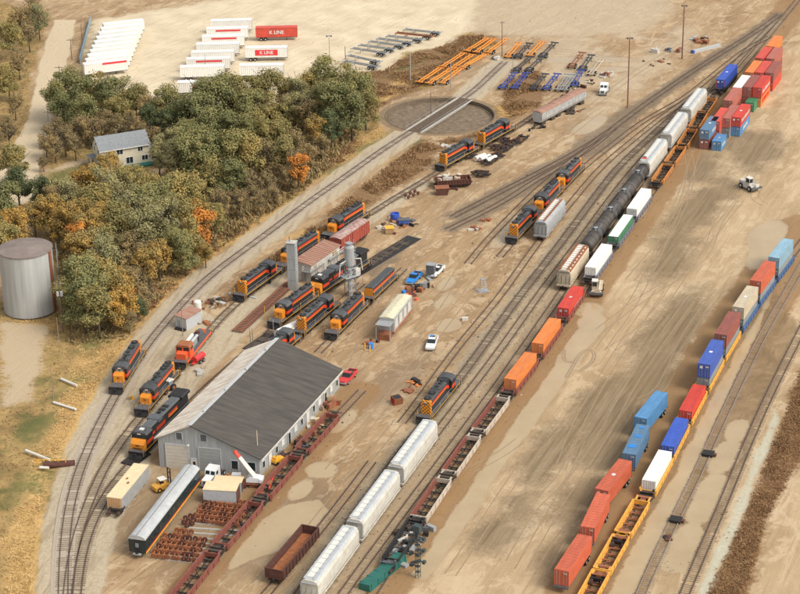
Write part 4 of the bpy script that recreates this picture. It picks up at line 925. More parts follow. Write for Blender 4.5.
# ---------------------------------------------------------------- farmhouse
M_('siding', (.62,.56,.42), .6, .05, 1, col2=(.74,.68,.53)); M_('shingle', (.17,.185,.19), .9, .2, 2, col2=(.26,.275,.28)); M_('trim_white', (.75,.74,.7), .6, .04)
def house():
    t = thing('house'); L, Wh, E, R = 12.6, 7.2, 5.3, 7.7
    b = MB(); b.prism([(0,0),(Wh,0),(Wh,E),(Wh/2,R),(0,E)], 0, L, 'siding')
    for k in range(14): z = .3+k*.36; b.box(-.015, L+.015, -.015, .01, z, z+.03, 'siding')
    b.build('wall', t)
    b = MB(); sl = (R-E)/(Wh/2)
    b.prism([(-.45, E-.45*sl+.04), (Wh/2, R+.04), (Wh/2, R+.22), (-.45, E-.45*sl+.22)], -.4, L+.4, 'shingle'); b.prism([(Wh/2, R+.04), (Wh+.45, E-.45*sl+.04), (Wh+.45, E-.45*sl+.22), (Wh/2, R+.22)], -.4, L+.4, 'shingle')
    r = b.build('roof', t); b = MB(); b.box(-.42, L+.42, -.52, -.45, E-.3, E-.1, 'trim_white'); b.build('gutter', r)
    b = MB(); b.cyl((3.4, 1.4, E+.9), (3.4, 1.4, E+1.6), .12, .12, 6, 'grey_light'); b.build('vent_pipe', r)
    for x, z, ww, h in ((4.2,3.6,1.5,1.3),(9.7,3.7,1.2,1.1),(3.0,.9,1.1,1.5),(6.5,.9,1.7,1.6),(10.6,1.2,1.5,1.2)):
        b = MB(); b.box(x, x+ww, -.05, -.01, z, z+h, 'glass'); o = b.build('window', t)
        b = MB(); b.box(x-.1, x, -.09, -.005, z-.1, z+h+.1, 'trim_white'); b.box(x+ww, x+ww+.1, -.09, -.005, z-.1, z+h+.1, 'trim_white'); b.box(x, x+ww, -.09, -.005, z+h, z+h+.1, 'trim_white'); b.box(x, x+ww, -.09, -.005, z-.1, z, 'trim_white'); b.box(x+ww/2-.04, x+ww/2+.04, -.08, -.05, z, z+h, 'trim_white'); b.build('frame', o)
    for y, z, h in ((1.5,3.8,1.1),(4.8,3.8,1.1),(1.2,.1,2.1),(3.2,5.6,.7)):
        b = MB(); b.box(-.05, -.01, y, y+.9, z, z+h, 'glass'); o = b.build('window', t); b = MB(); b.box(-.09, -.005, y-.1, y, z-.08, z+h+.1, 'trim_white'); b.box(-.09, -.005, y+.9, y+1.0, z-.08, z+h+.1, 'trim_white'); b.box(-.09, -.005, y, y+.9, z+h, z+h+.1, 'trim_white'); b.build('frame', o)
    b = MB(); b.box(-2.0, 0, 3.0, 6.4, 2.5, 2.65, 'shingle'); 
    for y in (3.15, 6.25): b.cyl((-1.85, y, 0), (-1.85, y, 2.5), .08, .08, 6, 'trim_white')
    b.box(-1.9, 0, 3.1, 6.3, 0, .3, 'concrete'); b.build('porch', t)
    b = MB(); b.prism([(.8, 0), (5.0, 0), (5.0, 2.6), (.8, 2.3)], L, L+3.0, 'siding'); b.prism([(.5, 2.33), (5.2, 2.75), (5.2, 2.9), (.5, 2.48)], L, L+3.3, 'shingle'); b.box(L+.9, L+2.0, .74, .79, .9, 1.9, 'glass'); b.build('lean_to', t)
    b = MB(); b.box(5.5, 12.9, -2.0, -.06, 0, .5, 'green_tarp'); b.build('deck', t)
    return t
place('house', house, G(102,171), math.radians(24), 'two storey cream farmhouse with grey shingle roof among the trees', 'house')
# ---------------------------------------------------------------- grain bin at the left edge
M_('bin_wall', (.33,.34,.33), .7, .12, .5, col2=(.5,.5,.47), streak=(2,2,.12)); M_('bin_roof', (.15,.12,.105), .8, .3, .4, col2=(.25,.2,.17))
def bin_():
    t = thing('storage_bin'); R, H = 5.6, 13.7; n = 40
    b = MB(); pf = [(R, 0)]
    pf += [(R, H)]
    b.lathe(pf, (0,0,0), n, 'bin_wall'); b.build('shell', t, smooth=True)
    b = MB(); b.lathe([(R+.15, H-.1), (R+.15, H+.12), (.01, H+.9)], (0,0,0), n, 'bin_roof'); b.build('roof', t)
    a = math.radians(-18); c, s = math.cos(a)*(R+.12), math.sin(a)*(R+.12)
    b = MB(); b.box(R-.1, R+.25, -.45, .45, 0.02, H, 'rust', rz=a, piv=(0, 0)); b.build('rust_strip', t)
    b = MB()
    for q in (-.25, .25): b.cyl((R+.9, q, 0), (R+.9, q, H+1), .04, .04, 5, 'grey')
    for k in range(30): b.cyl((R+.9, -.25, .4+k*.5), (R+.9, .25, .4+k*.5), .03, .03, 4, 'grey')
    for k in range(4): b.cyl((R, 0, 3+k*3.4), (R+.9, 0, 3+k*3.4), .03, .03, 4, 'grey')
    b.build('ladder', t); return t
place('bin', bin_, G(31,308), 0, 'tall pale storage bin with a brown roof at the left edge of the trees', 'storage bin')
# ---------------------------------------------------------------- turntable
def turntable():
    t = thing('turntable_bridge'); L = 30.4; h = L/2
    for s in (-1, 1):
        b = MB(); b.prism([(-h, -.6), (-h+4, -1.3), (h-4, -1.3), (h, -.6), (h, .1), (-h, .1)], s*1.25-.12, s*1.25+.12, 'white_dirty', 'y')
        for i in range(16): x = -h+.5+i*(L-1)/15; b.box(x-.06, x+.06, *sorted((s*1.37, s*1.5)), -.6, .08, 'concrete')
        b.build('girder', t)
    b = MB(); n = 50
    for i in range(n): x = -h+.2+i*(L-.4)/(n-1); b.box(x-.13, x+.13, -1.9, 1.9, .1, .22, 'tie')
    b.build('deck', t)
    b = MB()
    for y in (-.76, .76): b.box(-h, h, y-.06, y+.06, .22, .36, 'rail')
    b.build('rails', t)
    b = MB()
    for s in (-1, 1):
        b.box(-h, h, s*2.1-.28, s*2.1+.28, .12, .2, 'concrete')
        for i in range(9): x = -h+.3+i*(L-.6)/8; b.cyl((x, s*2.3, .2), (x, s*2.3, 1.2), .035, .035, 4, 'grey')
        b.tube([(-h+.3, s*2.3, 1.2), (h-.3, s*2.3, 1.2)], .035, 'grey')
    b.build('walkway', t)
    b = MB(); b.cyl((0,0,-1.7), (0,0,-1.2), 1.4, 1.4, 16, 'concrete'); b.build('centre_pivot', t)
    return t
a_, b_ = G(421,125.5), G(459,101.5); trz = math.atan2(b_[1]-a_[1], b_[0]-a_[0])
place('tt', turntable, (*pitc, 0), trz, 'turntable bridge with white girders crossing the round pit', 'turntable')
b = MB(); b.lathe([(.01,-1.0),(PR-1.9,-1.0),(PR-1.9,-.85),(PR-1.5,-.85),(PR-1.5,-1.0),(PR-1.1,-1.0)], (0,0,0), 72, 'pit_floor'); b.lathe([(PR-1.1, -1.0), (PR-1.05, .1), (PR-.7, .1),(PR-.68,.03)], (0,0,0), 72, 'pit_wall'); b.lathe([(PR-.68,.03),(PR+.9,.02),(PR+1.0,-.3)], (0,0,0), 72, 'pit_lip'); 
M_('pit_wall', (.12,.085,.055), .9, .3, 1.5, col2=(.2,.15,.1)); M_('pit_floor', (.1,.075,.045), .95, .3, .8, col2=(.25,.185,.125), bump=.8); M_('pit_lip', (.17,.115,.06), .95, .3, .5, col2=(.3,.21,.12)); o = b.build('turntable_pit', None, (*pitc, 0)); struct(o)
# ---------------------------------------------------------------- servicing area
def conc_tower():
    t = thing('concrete_tower'); H = 10.9; b = MB(); b.box(-.95, .95, -.85, .85, 0, H, 'tower_conc')
    for z in (2.5, 5, 7.5): b.box(-1.0, 1.0, -.9, .9, z, z+.08, 'tower_conc')
    b.build('shaft', t); b = MB(); b.box(-1.1, 1.1, -1, 1, H, H+.15, 'concrete'); b.cyl((-.5, 0, H), (-.5, 0, H+1.3), .08, .08, 6, 'grey_dark'); b.build('cap', t)
    b = MB()
    for k in range(20): b.box(.96, 1.05, -.7, -.3, .5+k*.5, .55+k*.5, 'grey_dark')
    b.build('rungs', t); return t
M_('tower_conc', (.28,.29,.285), .85, .15, .9, col2=(.4,.41,.4), streak=(2,2,.3))
place('ctower', conc_tower, G(293.5,289), math.radians(-15), 'tall plain grey concrete tower between two rows of engines', 'tower')
M_('tower_conc', (.28,.29,.285), .85, .15, .9, col2=(.4,.41,.4), streak=(2,2,.3))
def sand_tower():
    t = thing('sand_tower'); b = MB()
    for x in (-.9, .9):
        for y in (-.9, .9): b.cyl((x, y, 0), (x*.8, y*.8, 8), .11, .1, 6, 'steel')
    for z in (1.5, 3.2, 4.9, 6.6):
        for s in (-1, 1): b.tube([(-.85, s*.85, z), (.85, s*.85, z)], .06, 'grey_light'); b.tube([(s*.85, -.85, z), (s*.85, .85, z+1.6)], .05, 'grey_light'); b.tube([(-.85, s*.85, z), (.85, s*.85, z+1.6)], .05, 'grey_light')
    b.cyl((0,0,0),(0,0,7),.5,.5,10,'tower_conc'); b.build('frame', t)
    b = MB(); b.lathe([(.5, 6.4), (1.08, 7.3), (1.08, 11.3), (.8, 11.7), (.05, 11.9)], (0,0,0), 18, 'tower_conc'); b.build('tank', t, smooth=False)
    b = MB(); 
    for k in range(14): b.box(1.2, 1.5, -.3, .3, .6+k*.8, .66+k*.8, 'grey')
    for q in (-.3, .3): b.cyl((1.4, q, 0), (1.4, q, 12.6), .04, .04, 4, 'grey')
    b.build('ladder', t)
    b = MB(); b.box(-1.8, 1.8, -1.3, 1.3, 4.7, 4.8, 'grey')
    for x in (-1.8, 1.8): b.tube([(x, -1.3, 4.8), (x, -1.3, 5.7), (x, 1.3, 5.7), (x, 1.3, 4.8)], .04, 'grey_light')
    for y in (-1.3, 1.3): b.tube([(-1.8, y, 5.7), (1.8, y, 5.7)], .04, 'grey_light')
    b.box(.9, 2.1, -1.0, .2, 4.8, 6.2, 'white_dirty'); b.build('platform', t)
    for s in (-1, 1):
        b = MB(); b.tube([(0, 0, 8.6), (s*2.6, -.4, 8.2), (s*3.0, -.4, 5.4)], .12, 'white_dirty', 8); b.build('sand_spout', t)
    b = MB(); b.box(-.7, .7, -.7, .7, 12.2, 12.3, 'grey')
    for x in (-.7, .7):
        for y in (-.7, .7): b.cyl((x, y, 12.3), (x, y, 13.1), .04, .04, 4, 'white_dirty')
    b.build('top_rail', t); return t
place('stower', sand_tower, G(350.5,296), math.radians(35), 'grey sand tower with a round tank, platform and spouts over the engines', 'tower')
def lineshed():
    t = thing('service_shed'); b = MB(); b.prism([(-1.9, 0), (1.9, 0), (1.9, 4.1), (-1.9, 4.6)], -6.2, 6.2, 'white_dirty'); b.build('wall', t)
    b = MB(); b.prism([(-2.2, 4.62), (2.2, 4.05), (2.2, 4.2), (-2.2, 4.77)], -6.6, 6.6, 'shed_rust')
    for i in range(16): x = -6.4+i*.85; b.prism([(-2.2, 4.77), (2.2, 4.2), (2.2, 4.27), (-2.2, 4.84)], x-.06, x+.06, 'shed_rust')
    b.build('roof', t)
    b = MB(); b.box(-5, -4, -1.98, -1.9, 0.02, 2.1, 'grey_dark'); b.build('door', t)
    b = MB(); b.box(6.2, 6.26, -.6, .6, .02, 2.1, 'grey'); b.build('end_door', t); return t
M_('shed_rust', (.25,.1,.06), .75, .3, .9, col2=(.42,.26,.19), streak=(3,.3,1))
TH2 = math.atan2(*(np.array(G(335,238))-np.array(G(300,262)))[::-1])
place('lshed', lineshed, G(318.5,271), TH2+math.pi, 'narrow white service shed with a rusty roof right of the concrete tower', 'shed')
def platform_(L=6):
    t = thing('service_platform'); b = MB(); b.box(-L/2, L/2, -1, 1, 2.6, 2.72, 'steel')
    for x in (-L/2+.2, 0, L/2-.2):
        for y in (-.9, .9): b.cyl((x, y, 0), (x, y, 2.6), .08, .08, 5, 'grey')
    b.build('deck', t); b = MB()
    for y in (-1, 1):
        for z in (3.15, 3.7): b.tube([(-L/2, y, z), (L/2, y, z)], .045, 'white')
        for i in range(5): x = -L/2+i*L/4; b.cyl((x, y, 2.7), (x, y, 3.7), .045, .045, 4, 'white')
    b.build('railing', t); b = MB(); b.box(-.9, .4, -.6, .5, 2.72, 3.6, 'wood'); b.box(1, 1.8, -.5, .5, 2.72, 3.3, 'white_dirty'); b.build('crates', t); return t
place('plat', platform_, G(314,279), TH2, 'white railed platform with a wooden crate nearest the concrete tower', 'platform', 'service platforms')
place('plat', platform_, G(334,266), TH2, 'white railed platform between the rusty roofed shed and the sand tower', 'platform', 'service platforms')
# red rail panel
A, B = np.array(G(237,333)), np.array(G(291,284)); L = float(np.linalg.norm(A-B)); b = MB(); t = thing('spare_track', (*((A+B)/2), 0), math.atan2(*(B-A)[::-1]))
for y in (-.76, .76): b.box(-L/2, L/2, y-.08, y+.08, .45, .62, 'rust')
b.build('rails', t); b = MB()
for i in range(34): x = -L/2+.4+i*(L-.8)/33; b.box(x-.14, x+.14, -1.35, 1.35, .2, .45, 'tie_red')
b.build('ties', t); tag(t, 'raised panel of reddish rails and ties running down from the concrete tower', 'rail panel')
M_('pan', (.02,.018,.016), .6, .4, 1)
b = MB(); b.box(-13.5, 13.5, -1.9, 1.9, .0, .06, 'pan'); a = np.array(G(382,257)); o = b.build('oil_pan', None, (*a, 0)); o.rotation_euler = (0,0,math.atan2(*(np.array(G(407,241))-np.array(G(364,267)))[::-1])); tag(o, 'long dark oily drip mat along the track behind the sand tower', 'drip mat')
b = MB(); b.box(-2.6, 2.6, -1.5, 1.5, .0, .28, 'pan'); o = b.build('drip_tray', None, (*G(136,459), 0)); o.rotation_euler = (0,0,math.radians(62)); tag(o, 'black drip tray in front of the six axle engine by the shed', 'drip tray')
b = MB(); b.box(-5, 5, -1.6, 1.6, .0, .06, 'pan'); o = b.build('drip_mat', None, (*G(262,341), 0)); o.rotation_euler = (0,0,math.radians(60)); tag(o, 'dark drip mat between the red rail panel and the white shed roof', 'drip mat')
# small equipment shed + white drum
def eqshed():
    t = thing('equipment_shed'); b = MB(); b.prism([(-1.4,0),(1.4,0),(1.4,2.7),(-1.4,2.9)], -2.6, 2.6, 'grey_light'); b.build('wall', t)
    b = MB(); b.prism([(-1.6,2.92),(1.6,2.7),(1.6,2.82),(-1.6,3.04)], -2.8, 2.8, 'shed_rust'); b.build('roof', t)
    b = MB(); b.box(2.6, 2.66, -.9, -.1, .02, 2, 'grey'); b.build('door', t); b = MB(); b.box(2.6, 3.3, -1.2, 1.2, .02, .45, 'black'); b.build('step', t); return t
place('eq', eqshed, G(189,325), math.radians(-122), 'small pale equipment shed with rusty roof beside the orange red engine', 'shed')
b = MB(); b.lathe([(.01,0),(.85,0),(.85,2.6),(.7,2.8),(.01,2.9)], (0,0,0), 16, 'white'); o = b.build('water_tank', None, (*G(198,313), 0)); tag(o, 'white upright tank behind the small equipment shed', 'tank')
# ---------------------------------------------------------------- poles
def pole(h, r=.14, m='pole_wood', arm=0, lamp=False, box=False, wires=False):
    t = thing('utility_pole'); b = MB(); b.cyl((0,0,0), (0,0,h), r, r*.65, 8, m); b.build('pole', t)
    if arm:
        b = MB(); b.box(-arm/2, arm/2, -.07, .07, h-.5, h-.36, m)
        for x in (-arm/2+.1, -arm/6, arm/6, arm/2-.1): b.cyl((x, 0, h-.36), (x, 0, h-.15), .06, .04, 6, 'grey_light')
        b.build('cross_arm', t)
    if box: b = MB(); b.cyl((.4, 0, h*.72), (.4, 0, h*.72+1.0), .3, .3, 10, 'grey_light'); b.cyl((-.4, 0, h*.72), (-.4, 0, h*.72+1.0), .26, .26, 10, 'white_dirty'); b.build('transformer', t)
    if lamp: b = MB(); b.box(-.9, .9, -.15, .15, h-.1, h+.05, m); [b.box(x-.25, x+.25, -.3, .1, h-.35, h-.05, 'grey_dark') for x in (-.6, .6)]; b.build('lamp_head', t)
    return t
PL = [((63,331),11,.16,'pole_wood',2.0,0,1,'wooden pole with transformers beside the pale storage bin'), ((50,138),7.6,.14,'pole_wood',2.4,0,0,'wooden pole with cross arm beside the gravel road left of the house'),
 ((60,354),8,.08,'pole_steel',0,0,0,'thin grey pole on the straw bank below the storage bin'), ((54,403),7.6,.08,'pole_steel',0,0,0,'thin pole on the straw bank beside the white pipes'),
 ((183,336),8.2,.1,'pole_steel',0,0,0,'thin steel pole in front of the small equipment shed'), ((431,114),6.5,.12,'pole_wood',0,0,0,'dark pole standing at the rim of the turntable pit'),
 ((451,90),8.8,.16,'grey',0,0,0,'grey pole beside the lowest orange chassis'), ((410.6,80),8,.12,'grey_light',0,0,0,'pale grey pole in the brown brush left of the orange chassis'),
 ((502,56),10.5,.14,'pole_wood',1.5,0,0,'tall pole beyond the upper end of the orange chassis'), ((512.5,77),6,.1,'pole_steel',0,0,0,'short thin pole between the black and blue chassis'),
 ((329.6,57),6.5,.12,'grey',0,1,0,'pole with a lamp in the pale trailer lot'), ((345.5,63),5,.14,'pole_wood',0,0,0,'short wooden pole left of the parked grey chassis'),
 ((627.5,107.5),19.5,.2,'pole_red',0,1,0,'very tall rusty lamp mast near the white truck'), ((682,59),16,.22,'pole_red',0,1,0,'tall rusty mast at the top of the yard right of the old tanks'),
 ((485,222),8.6,.1,'pole_steel',0,0,0,'thin pole beside the small scrap heap in the middle of the yard'), ((258.6,468),7.6,.09,'ply',0,0,0,'slim yellowish pole at the front corner of the engine shed'),
 ((325,296),4.8,.12,'grey',0,0,0,'grey post between the two engine rows below the sand tower'), ((206,77),7,.1,'pole_steel',0,0,0,'thin pole between the white trailers'),
 ((72,60),6.5,.14,'pole_wood',2.4,0,0,'pole with cross arm beside the road near the blue fence'), ((61,90),7,.14,'pole_wood',2.4,0,0,'pole with cross arm beside the road at the tree edge'), ((83,50),8,.13,'pole_wood',0,0,0,'bare pole beside the blue fence'),
 ((250.5,344),3.4,.07,'grey_dark',0,0,0,'left dark post near the end of the red rail panel'), ((253,346),4,.07,'grey_dark',0,0,0,'right dark post near the end of the red rail panel'), ((265,320),3.2,.07,'yellow',0,0,0,'yellow post beside the red rail panel'),
 ((273.6,334),3.2,.06,'grey_light',0,0,0,'pale post before the engine at the end of the rail panel'), ((301,314),2.7,.07,'yellow',0,0,0,'yellow post between the two engine rows'), ((96,546),2.2,.06,'grey_light',0,0,0,'short pale post beside the curve switch'), ((363,287),2.8,.06,'grey',0,0,0,'thin post behind the sand tower')]
M_('pole_red', (.2,.1,.075), .7, .15, 1)
for px, h, r, m, arm, lp, bx, lab in PL: tag(pole(h, r, m, arm, lp, bx), lab, 'pole').location = (*G(*px), 0)
# ---------------------------------------------------------------- vehicles
def wheels(t, xs, y, r=.4, w=.24, hub='grey_light'):
    for x in xs:
        for s in (-1, 1):
            b = MB(); b.cyl((x, s*y-w/2, r), (x, s*y+w/2, r), r, r, 14, 'tyre'); b.cyl((x, s*y-w/2-.01, r), (x, s*y+w/2+.01, r), r*.5, r*.5, 8, hub); b.build('wheel', t)
def pickup(c):
    t = thing('pickup_truck'); b = MB()
    b.prism([(-2.8,.5),(2.6,.5),(2.75,.7),(2.7,.95),(1.35,1.12),(.95,1.15),(-.5,1.15),(-.5,.85),(-2.8,.85)], -.93, .93, c, 'y')
    for s in (-1, 1): b.box(-2.8, -.5, s*.87-.07, s*.87+.07, .85, 1.2, c)
    b.box(-2.85, -2.75, -.9, .9, .5, 1.2, c); b.build('body', t)
    b = MB(); b.prism([(-.5,1.15),(1.15,1.15),(.45,1.72),(-.4,1.74)], -.8, .8, 'glass', 'y'); cab = b.build('cab_glass', t)
    b = MB(); b.box(-.45, .45, -.74, .74, 1.72, 1.79, c); b.build('cab_roof', t)
    b = MB(); b.box(-2.7, -.55, -.8, .8, .72, .8, 'black'); b.box(-2.4, -1.6, -.7, .3, .85, 1.25, 'black_matt'); b.box(-1.4, -.9, -.1, .7, .85, 1.35, 'rust'); b.build('bed_load', t)
    b = MB(); b.box(2.7, 2.82, -.85, .85, .45, .65, 'grey_light'); b.build('bumper', t)
    for s in (-1, 1): b = MB(); b.box(2.66, 2.75, s*.7-.12, s*.7+.12, .72, .88, 'white'); b.build('headlight', t)
    wheels(t, (-1.75, 1.75), .82); return t
M_('car_white', (.75,.75,.73), .35, .04, 1); M_('car_red', (.6,.05,.05), .35, .05, 1)
A_ = math.radians
place('pkw', lambda: pickup('car_white'), G(436.5,274), A_(-114), 'white pickup with a loaded bed parked beyond the grey cabinet', 'pickup truck')
o = place('pkw', None, G(432,346), A_(-100), 'white pickup with a blue drum in its bed, alone on the open dirt', 'pickup truck'); 
b = MB(); b.cyl((-1.0,-.3,.85), (-1.0,-.3,1.9), .35, .35, 12, 'blue_paint'); b.cyl((-1.5,.4,.85), (-1.5,.4,1.3), .3, .3, 10, 'orange'); b.build('load', o)
place('pkb', lambda: pickup('blue_paint'), G(414,281), A_(-112), 'bright blue pickup parked behind the pale old boxcar', 'pickup truck')
place('pkr', lambda: pickup('car_red'), G(348,380), A_(-112), 'red pickup parked at the back corner of the engine shed', 'pickup truck')
def tractor(c='car_white'):
    t = thing('truck_tractor'); b = MB(); b.box(-3, 2.6, -.45, .45, .6, .9, 'black_matt'); b.build('frame', t)
    b = MB(); b.prism([(1.0,.8),(3.0,.8),(3.0,1.6),(1.0,1.75)], -.8, .8, c, 'y'); b.box(3.0, 3.05, -.5, .5, .9, 1.5, 'grey_dark'); b.build('hood', t)
    b = MB(); b.prism([(-1.1,.8),(1.0,.8),(1.0,1.8),(.75,2.55),(.4,2.7),(-1.1,2.8)], -1.05, 1.05, c, 'y'); cab = b.build('cab', t)
    for s in (-1, 1):
        b = MB(); b.add([(1.02, s*.12, 1.85), (1.02, s*.9, 1.85), (.8, s*.85, 2.45), (.8, s*.12, 2.45)], [(0,1,2,3)], 'glass'); b.build('windscreen', cab)
        b = MB(); b.box(-.1, .7, *sorted((s*1.05, s*1.07)), 1.75, 2.4, 'glass'); b.build('side_window', cab)
        b = MB(); b.cyl((-1.25, s*.8, .9), (-1.25, s*.8, 3.1), .08, .08, 8, 'steel'); b.build('exhaust_stack', t)
        b = MB(); b.cyl((-.9, s*.95, .75), (.6, s*.95, .75), .3, .3, 10, 'steel'); b.build('fuel_tank', t)
    b = MB(); b.box(3.0, 3.15, -1.1, 1.1, .45, .75, 'steel'); b.build('bumper', t)
    b = MB(); b.box(-2.8, -1.6, -.5, .5, .9, 1.05, 'grime'); b.build('fifth_wheel', t)
    wheels(t, (2.3, -1.6, -2.6), .95, .5, .3); return t
place('trac', tractor, G(604,93), A_(-105), 'white truck tractor parked beside the row of dark chassis', 'truck')
place('trac', tractor, G(213,481), A_(-110), 'white truck cab parked before the shed next to the crane', 'truck')
def crane():
    t = thing('crane_truck'); b = MB(); b.box(-4.2, 4.2, -.9, .9, .7, 1.15, 'rust'); b.box(3.0, 4.6, -1.2, 1.2, .6, 1.0, 'red'); b.build('carrier', t)
    wheels(t, (-3.2, -2.0, 2.2, 3.4), 1.0, .55, .35, 'grey')
    b = MB(); b.box(2.4, 4.2, -1.15, -.1, 1.15, 2.4, 'car_white'); b.box(4.2, 4.23, -1.05, -.2, 1.6, 2.25, 'glass'); b.build('driver_cab', t)
    b = MB(); b.prism([(-1.8,1.3),(1.0,1.3),(1.0,1.9),(.2,2.5),(-1.8,2.3)], -.9, .9, 'car_white', 'y'); b.box(-2.4,-1.8,-1.0,1.0,1.3,2.1,'car_white'); b.build('upper_body', t)
    b = MB(); b.cyl((0,0,1.15), (0,0,1.32), .9, .9, 16, 'grime'); b.build('slew_ring', t)
    d = Vector((3.6, 0, 5.2)).normalized(); p0 = Vector((-.8, .2, 2.3)); a = p0+d*5.4; c = p0+d*6.8
    b = MB(); b.cyl(p0, a, .62, .5, 4, 'white'); bo = b.build('boom', t); b = MB(); b.cyl(a, c, .52, .42, 4, 'red'); b.cyl(c, c+d*.3, .5, .35, 8, 'red'); b.build('boom_tip', bo)
    b = MB(); b.cyl((1.0,.2,1.9), p0+d*3.2, .15, .12, 8, 'steel'); b.build('lift_ram', t)
    for x in (-4.0, 4.4):
        b = MB(); b.box(x-.15, x+.15, -2.2, 2.2, .75, 1.0, 'red'); [b.cyl((x, y, .0), (x, y, .8), .12, .12, 6, 'red') for y in (-2.1, 2.1)]; b.build('outrigger', t)
    return t
place('crane', crane, G(252,486), A_(172), 'white mobile crane with a red boom tip parked at the front corner of the shed', 'crane', sc=.86)
def forklift(c='yellow'):
    t = thing('forklift'); b = MB(); b.prism([(-2.1,.4),(1.3,.4),(1.3,1.2),(.3,1.5),(-1.2,1.5),(-2.1,1.2)], -1.0, 1.0, c, 'y'); b.build('body', t)
    b = MB(); 
    for x in (-.9, .7):
        for y in (-.75, .75): b.cyl((x,y,1.4), (x*.8,y,2.5), .06, .06, 5, 'black')
    b.box(-.9,.7,-.85,.85,2.5,2.6,'white'); b.build('cab_guard', t); b = MB(); b.box(-.5,.2,-.35,.35,1.5,1.7,'black'); b.box(-.6,-.4,-.35,.35,1.7,2.2,'black'); b.build('seat', t)
    b = MB()
    for y in (-.55, .55): b.box(1.5,1.7,y-.08,y+.08,.2,4.4,'black')
    for z in (.8,2.2,3.4,4.3): b.box(1.52,1.68,-.5,.5,z,z+.12,'black')
    b.build('mast', t); b = MB(); [b.box(1.7,3.1,y-.08,y+.08,.2,.28,'grey_dark') for y in (-.4,.4)]; b.build('forks', t)
    wheels(t, (-1.3, .9), .95, .55, .35, 'yellow'); return t
place('fork', lambda: forklift('well_yellow'), G(163,489), A_(35), 'yellow forklift with a dark mast beside the passenger coach', 'forklift', sc=.85)
def handler(c='cont_tan'):
    """container side loader with a tall cab and a folded mast"""
    t = thing('container_handler'); b = MB(); b.prism([(-3,.6),(2.8,.6),(2.8,1.5),(-.5,1.6),(-1,2.3),(-3,2.3)], -1.3, 1.3, c, 'y'); b.build('body', t)
    b = MB(); b.box(-.2,1.4,-1.2,.1,1.55,3.7,c); cab = b.build('cab', t); b = MB(); b.box(1.4,1.43,-1.1,0,2.4,3.5,'glass'); b.box(-.1,1.3,-1.23,-1.2,2.4,3.5,'glass'); b.box(-.1,1.3,.1,.13,2.4,3.5,'glass'); b.build('window', cab); b = MB(); b.box(-.3,1.5,-1.3,.2,3.7,3.8,'white'); b.build('cab_roof', cab)
    b = MB(); b.tube([(-2.4,.6,2.4),(0,.6,3.0),(3.2,.6,2.2)], .28, c, 4); b.build('boom', t); b = MB(); b.box(2.9,3.5,-1.8,1.8,1.0,1.5,'grey_dark'); b.box(3.0,3.3,-.4,.9,1.5,2.4,c); b.build('spreader', t)
    wheels(t, (-2, 1.7), 1.3, .8, .5, c); return t
place('hand', handler, G(597,293), A_(-100), 'tan container handler with a tall cab beside the red container', 'container handler', sc=.85)
place('handw', lambda: handler('white_dirty'), G(749,189), A_(-60), 'whitish container handler standing alone on the sand at the right', 'container handler', sc=.85)
def ftractor():
    t = thing('tractor'); b = MB(); b.prism([(-1.3,.5),(1.9,.5),(1.9,1.3),(.2,1.4),(-1.3,1.3)], -.45, .45, 'rust_orange', 'y'); b.build('body', t)
    b = MB(); b.box(-1.0,.2,-.6,.6,1.3,2.2,'glass_pale'); b.build('cab', t); b = MB(); b.box(-1.15,.35,-.75,.75,2.2,2.35,'white'); b.build('cab_roof', t)
    b = MB(); b.tube([(1.0,-.6,1.0),(2.6,-.6,.6)], .08, 'rust_orange'); b.tube([(1.0,.6,1.0),(2.6,.6,.6)], .08, 'rust_orange'); b.box(2.5,3.1,-.9,.9,.2,.7,'rust'); b.build('front_loader', t)
    for x, r in ((-.8,.7),(1.4,.42)):
        for s in (-1,1): b = MB(); b.cyl((x,s*.75-.15,r),(x,s*.75+.15,r),r,r,14,'tyre'); b.cyl((x,s*.75-.17,r),(x,s*.75+.17,r),r*.45,r*.45,8,'rust_orange'); b.build('wheel', t)
    return t
place('ftr', ftractor, G(168,391), A_(-125), 'small orange tractor with a white cab roof beside the large engine', 'tractor')
def cart():
    t = thing('tank_trailer'); b = MB(); b.cyl((-1.5,0,1.1),(1.5,0,1.1),.65,.65,14,'car_red'); b.build('tank', t); b = MB(); b.box(-1.6,2.4,-.3,.3,.45,.6,'red'); b.build('frame', t); wheels(t, (-.6,.5), .75, .4, .2, 'grey'); return t
place('cart', cart, G(199,362), A_(-120), 'small red tank on wheels beside the orange red engine', 'tank trailer')
# ---------------------------------------------------------------- stacked containers beside the middle train
SH = math.radians(-112.3)   # door ends face the viewer
def stack(px, items, rz=SH, L=11.5, z0=0, front=True):
    """items bottom to top: (colour, label, options); px = ground under the middle of the near end"""
    x, y = G(*px)
    if front: x -= math.cos(rz)*L/2; y -= math.sin(rz)*L/2
    z = z0
    for cc, lab, op in items:
        c = container(cc, L=L, H=op.get('H', 2.6), logo=op.get('logo'), lm=op.get('lm', 'logo_white'), mark=op.get('mark'), stripe=op.get('stripe'))
        c.location = (x, y, z); c.rotation_euler = (0, 0, rz); z += op.get('H', 2.6)+.02; tag(c, lab, 'container', 'containers stacked beside the middle train')
LG = (-4.6, 4.4, .9, 1.8)
stack((703.5,149.5), [('brown','dark red container beneath the slate blue one nearest the orange wells',dict(mark='logo_white')), ('slate','slate blue container with white lettering on top of the dark red one',dict(mark='logo_white', logo=(-2.5,2.5,.8,1.7)))])
stack((716,151), [('skyblue','short blue container on the ground, the nearest of two short ones',dict(logo=(-1.6,2.0,.8,1.6), mark='logo_grey'))], L=6.06)
stack((723.3,136.3), [('slate','short slate blue container right behind its twin on the ground',dict(logo=(-1.6,2.0,.8,1.6)))], L=6.06)
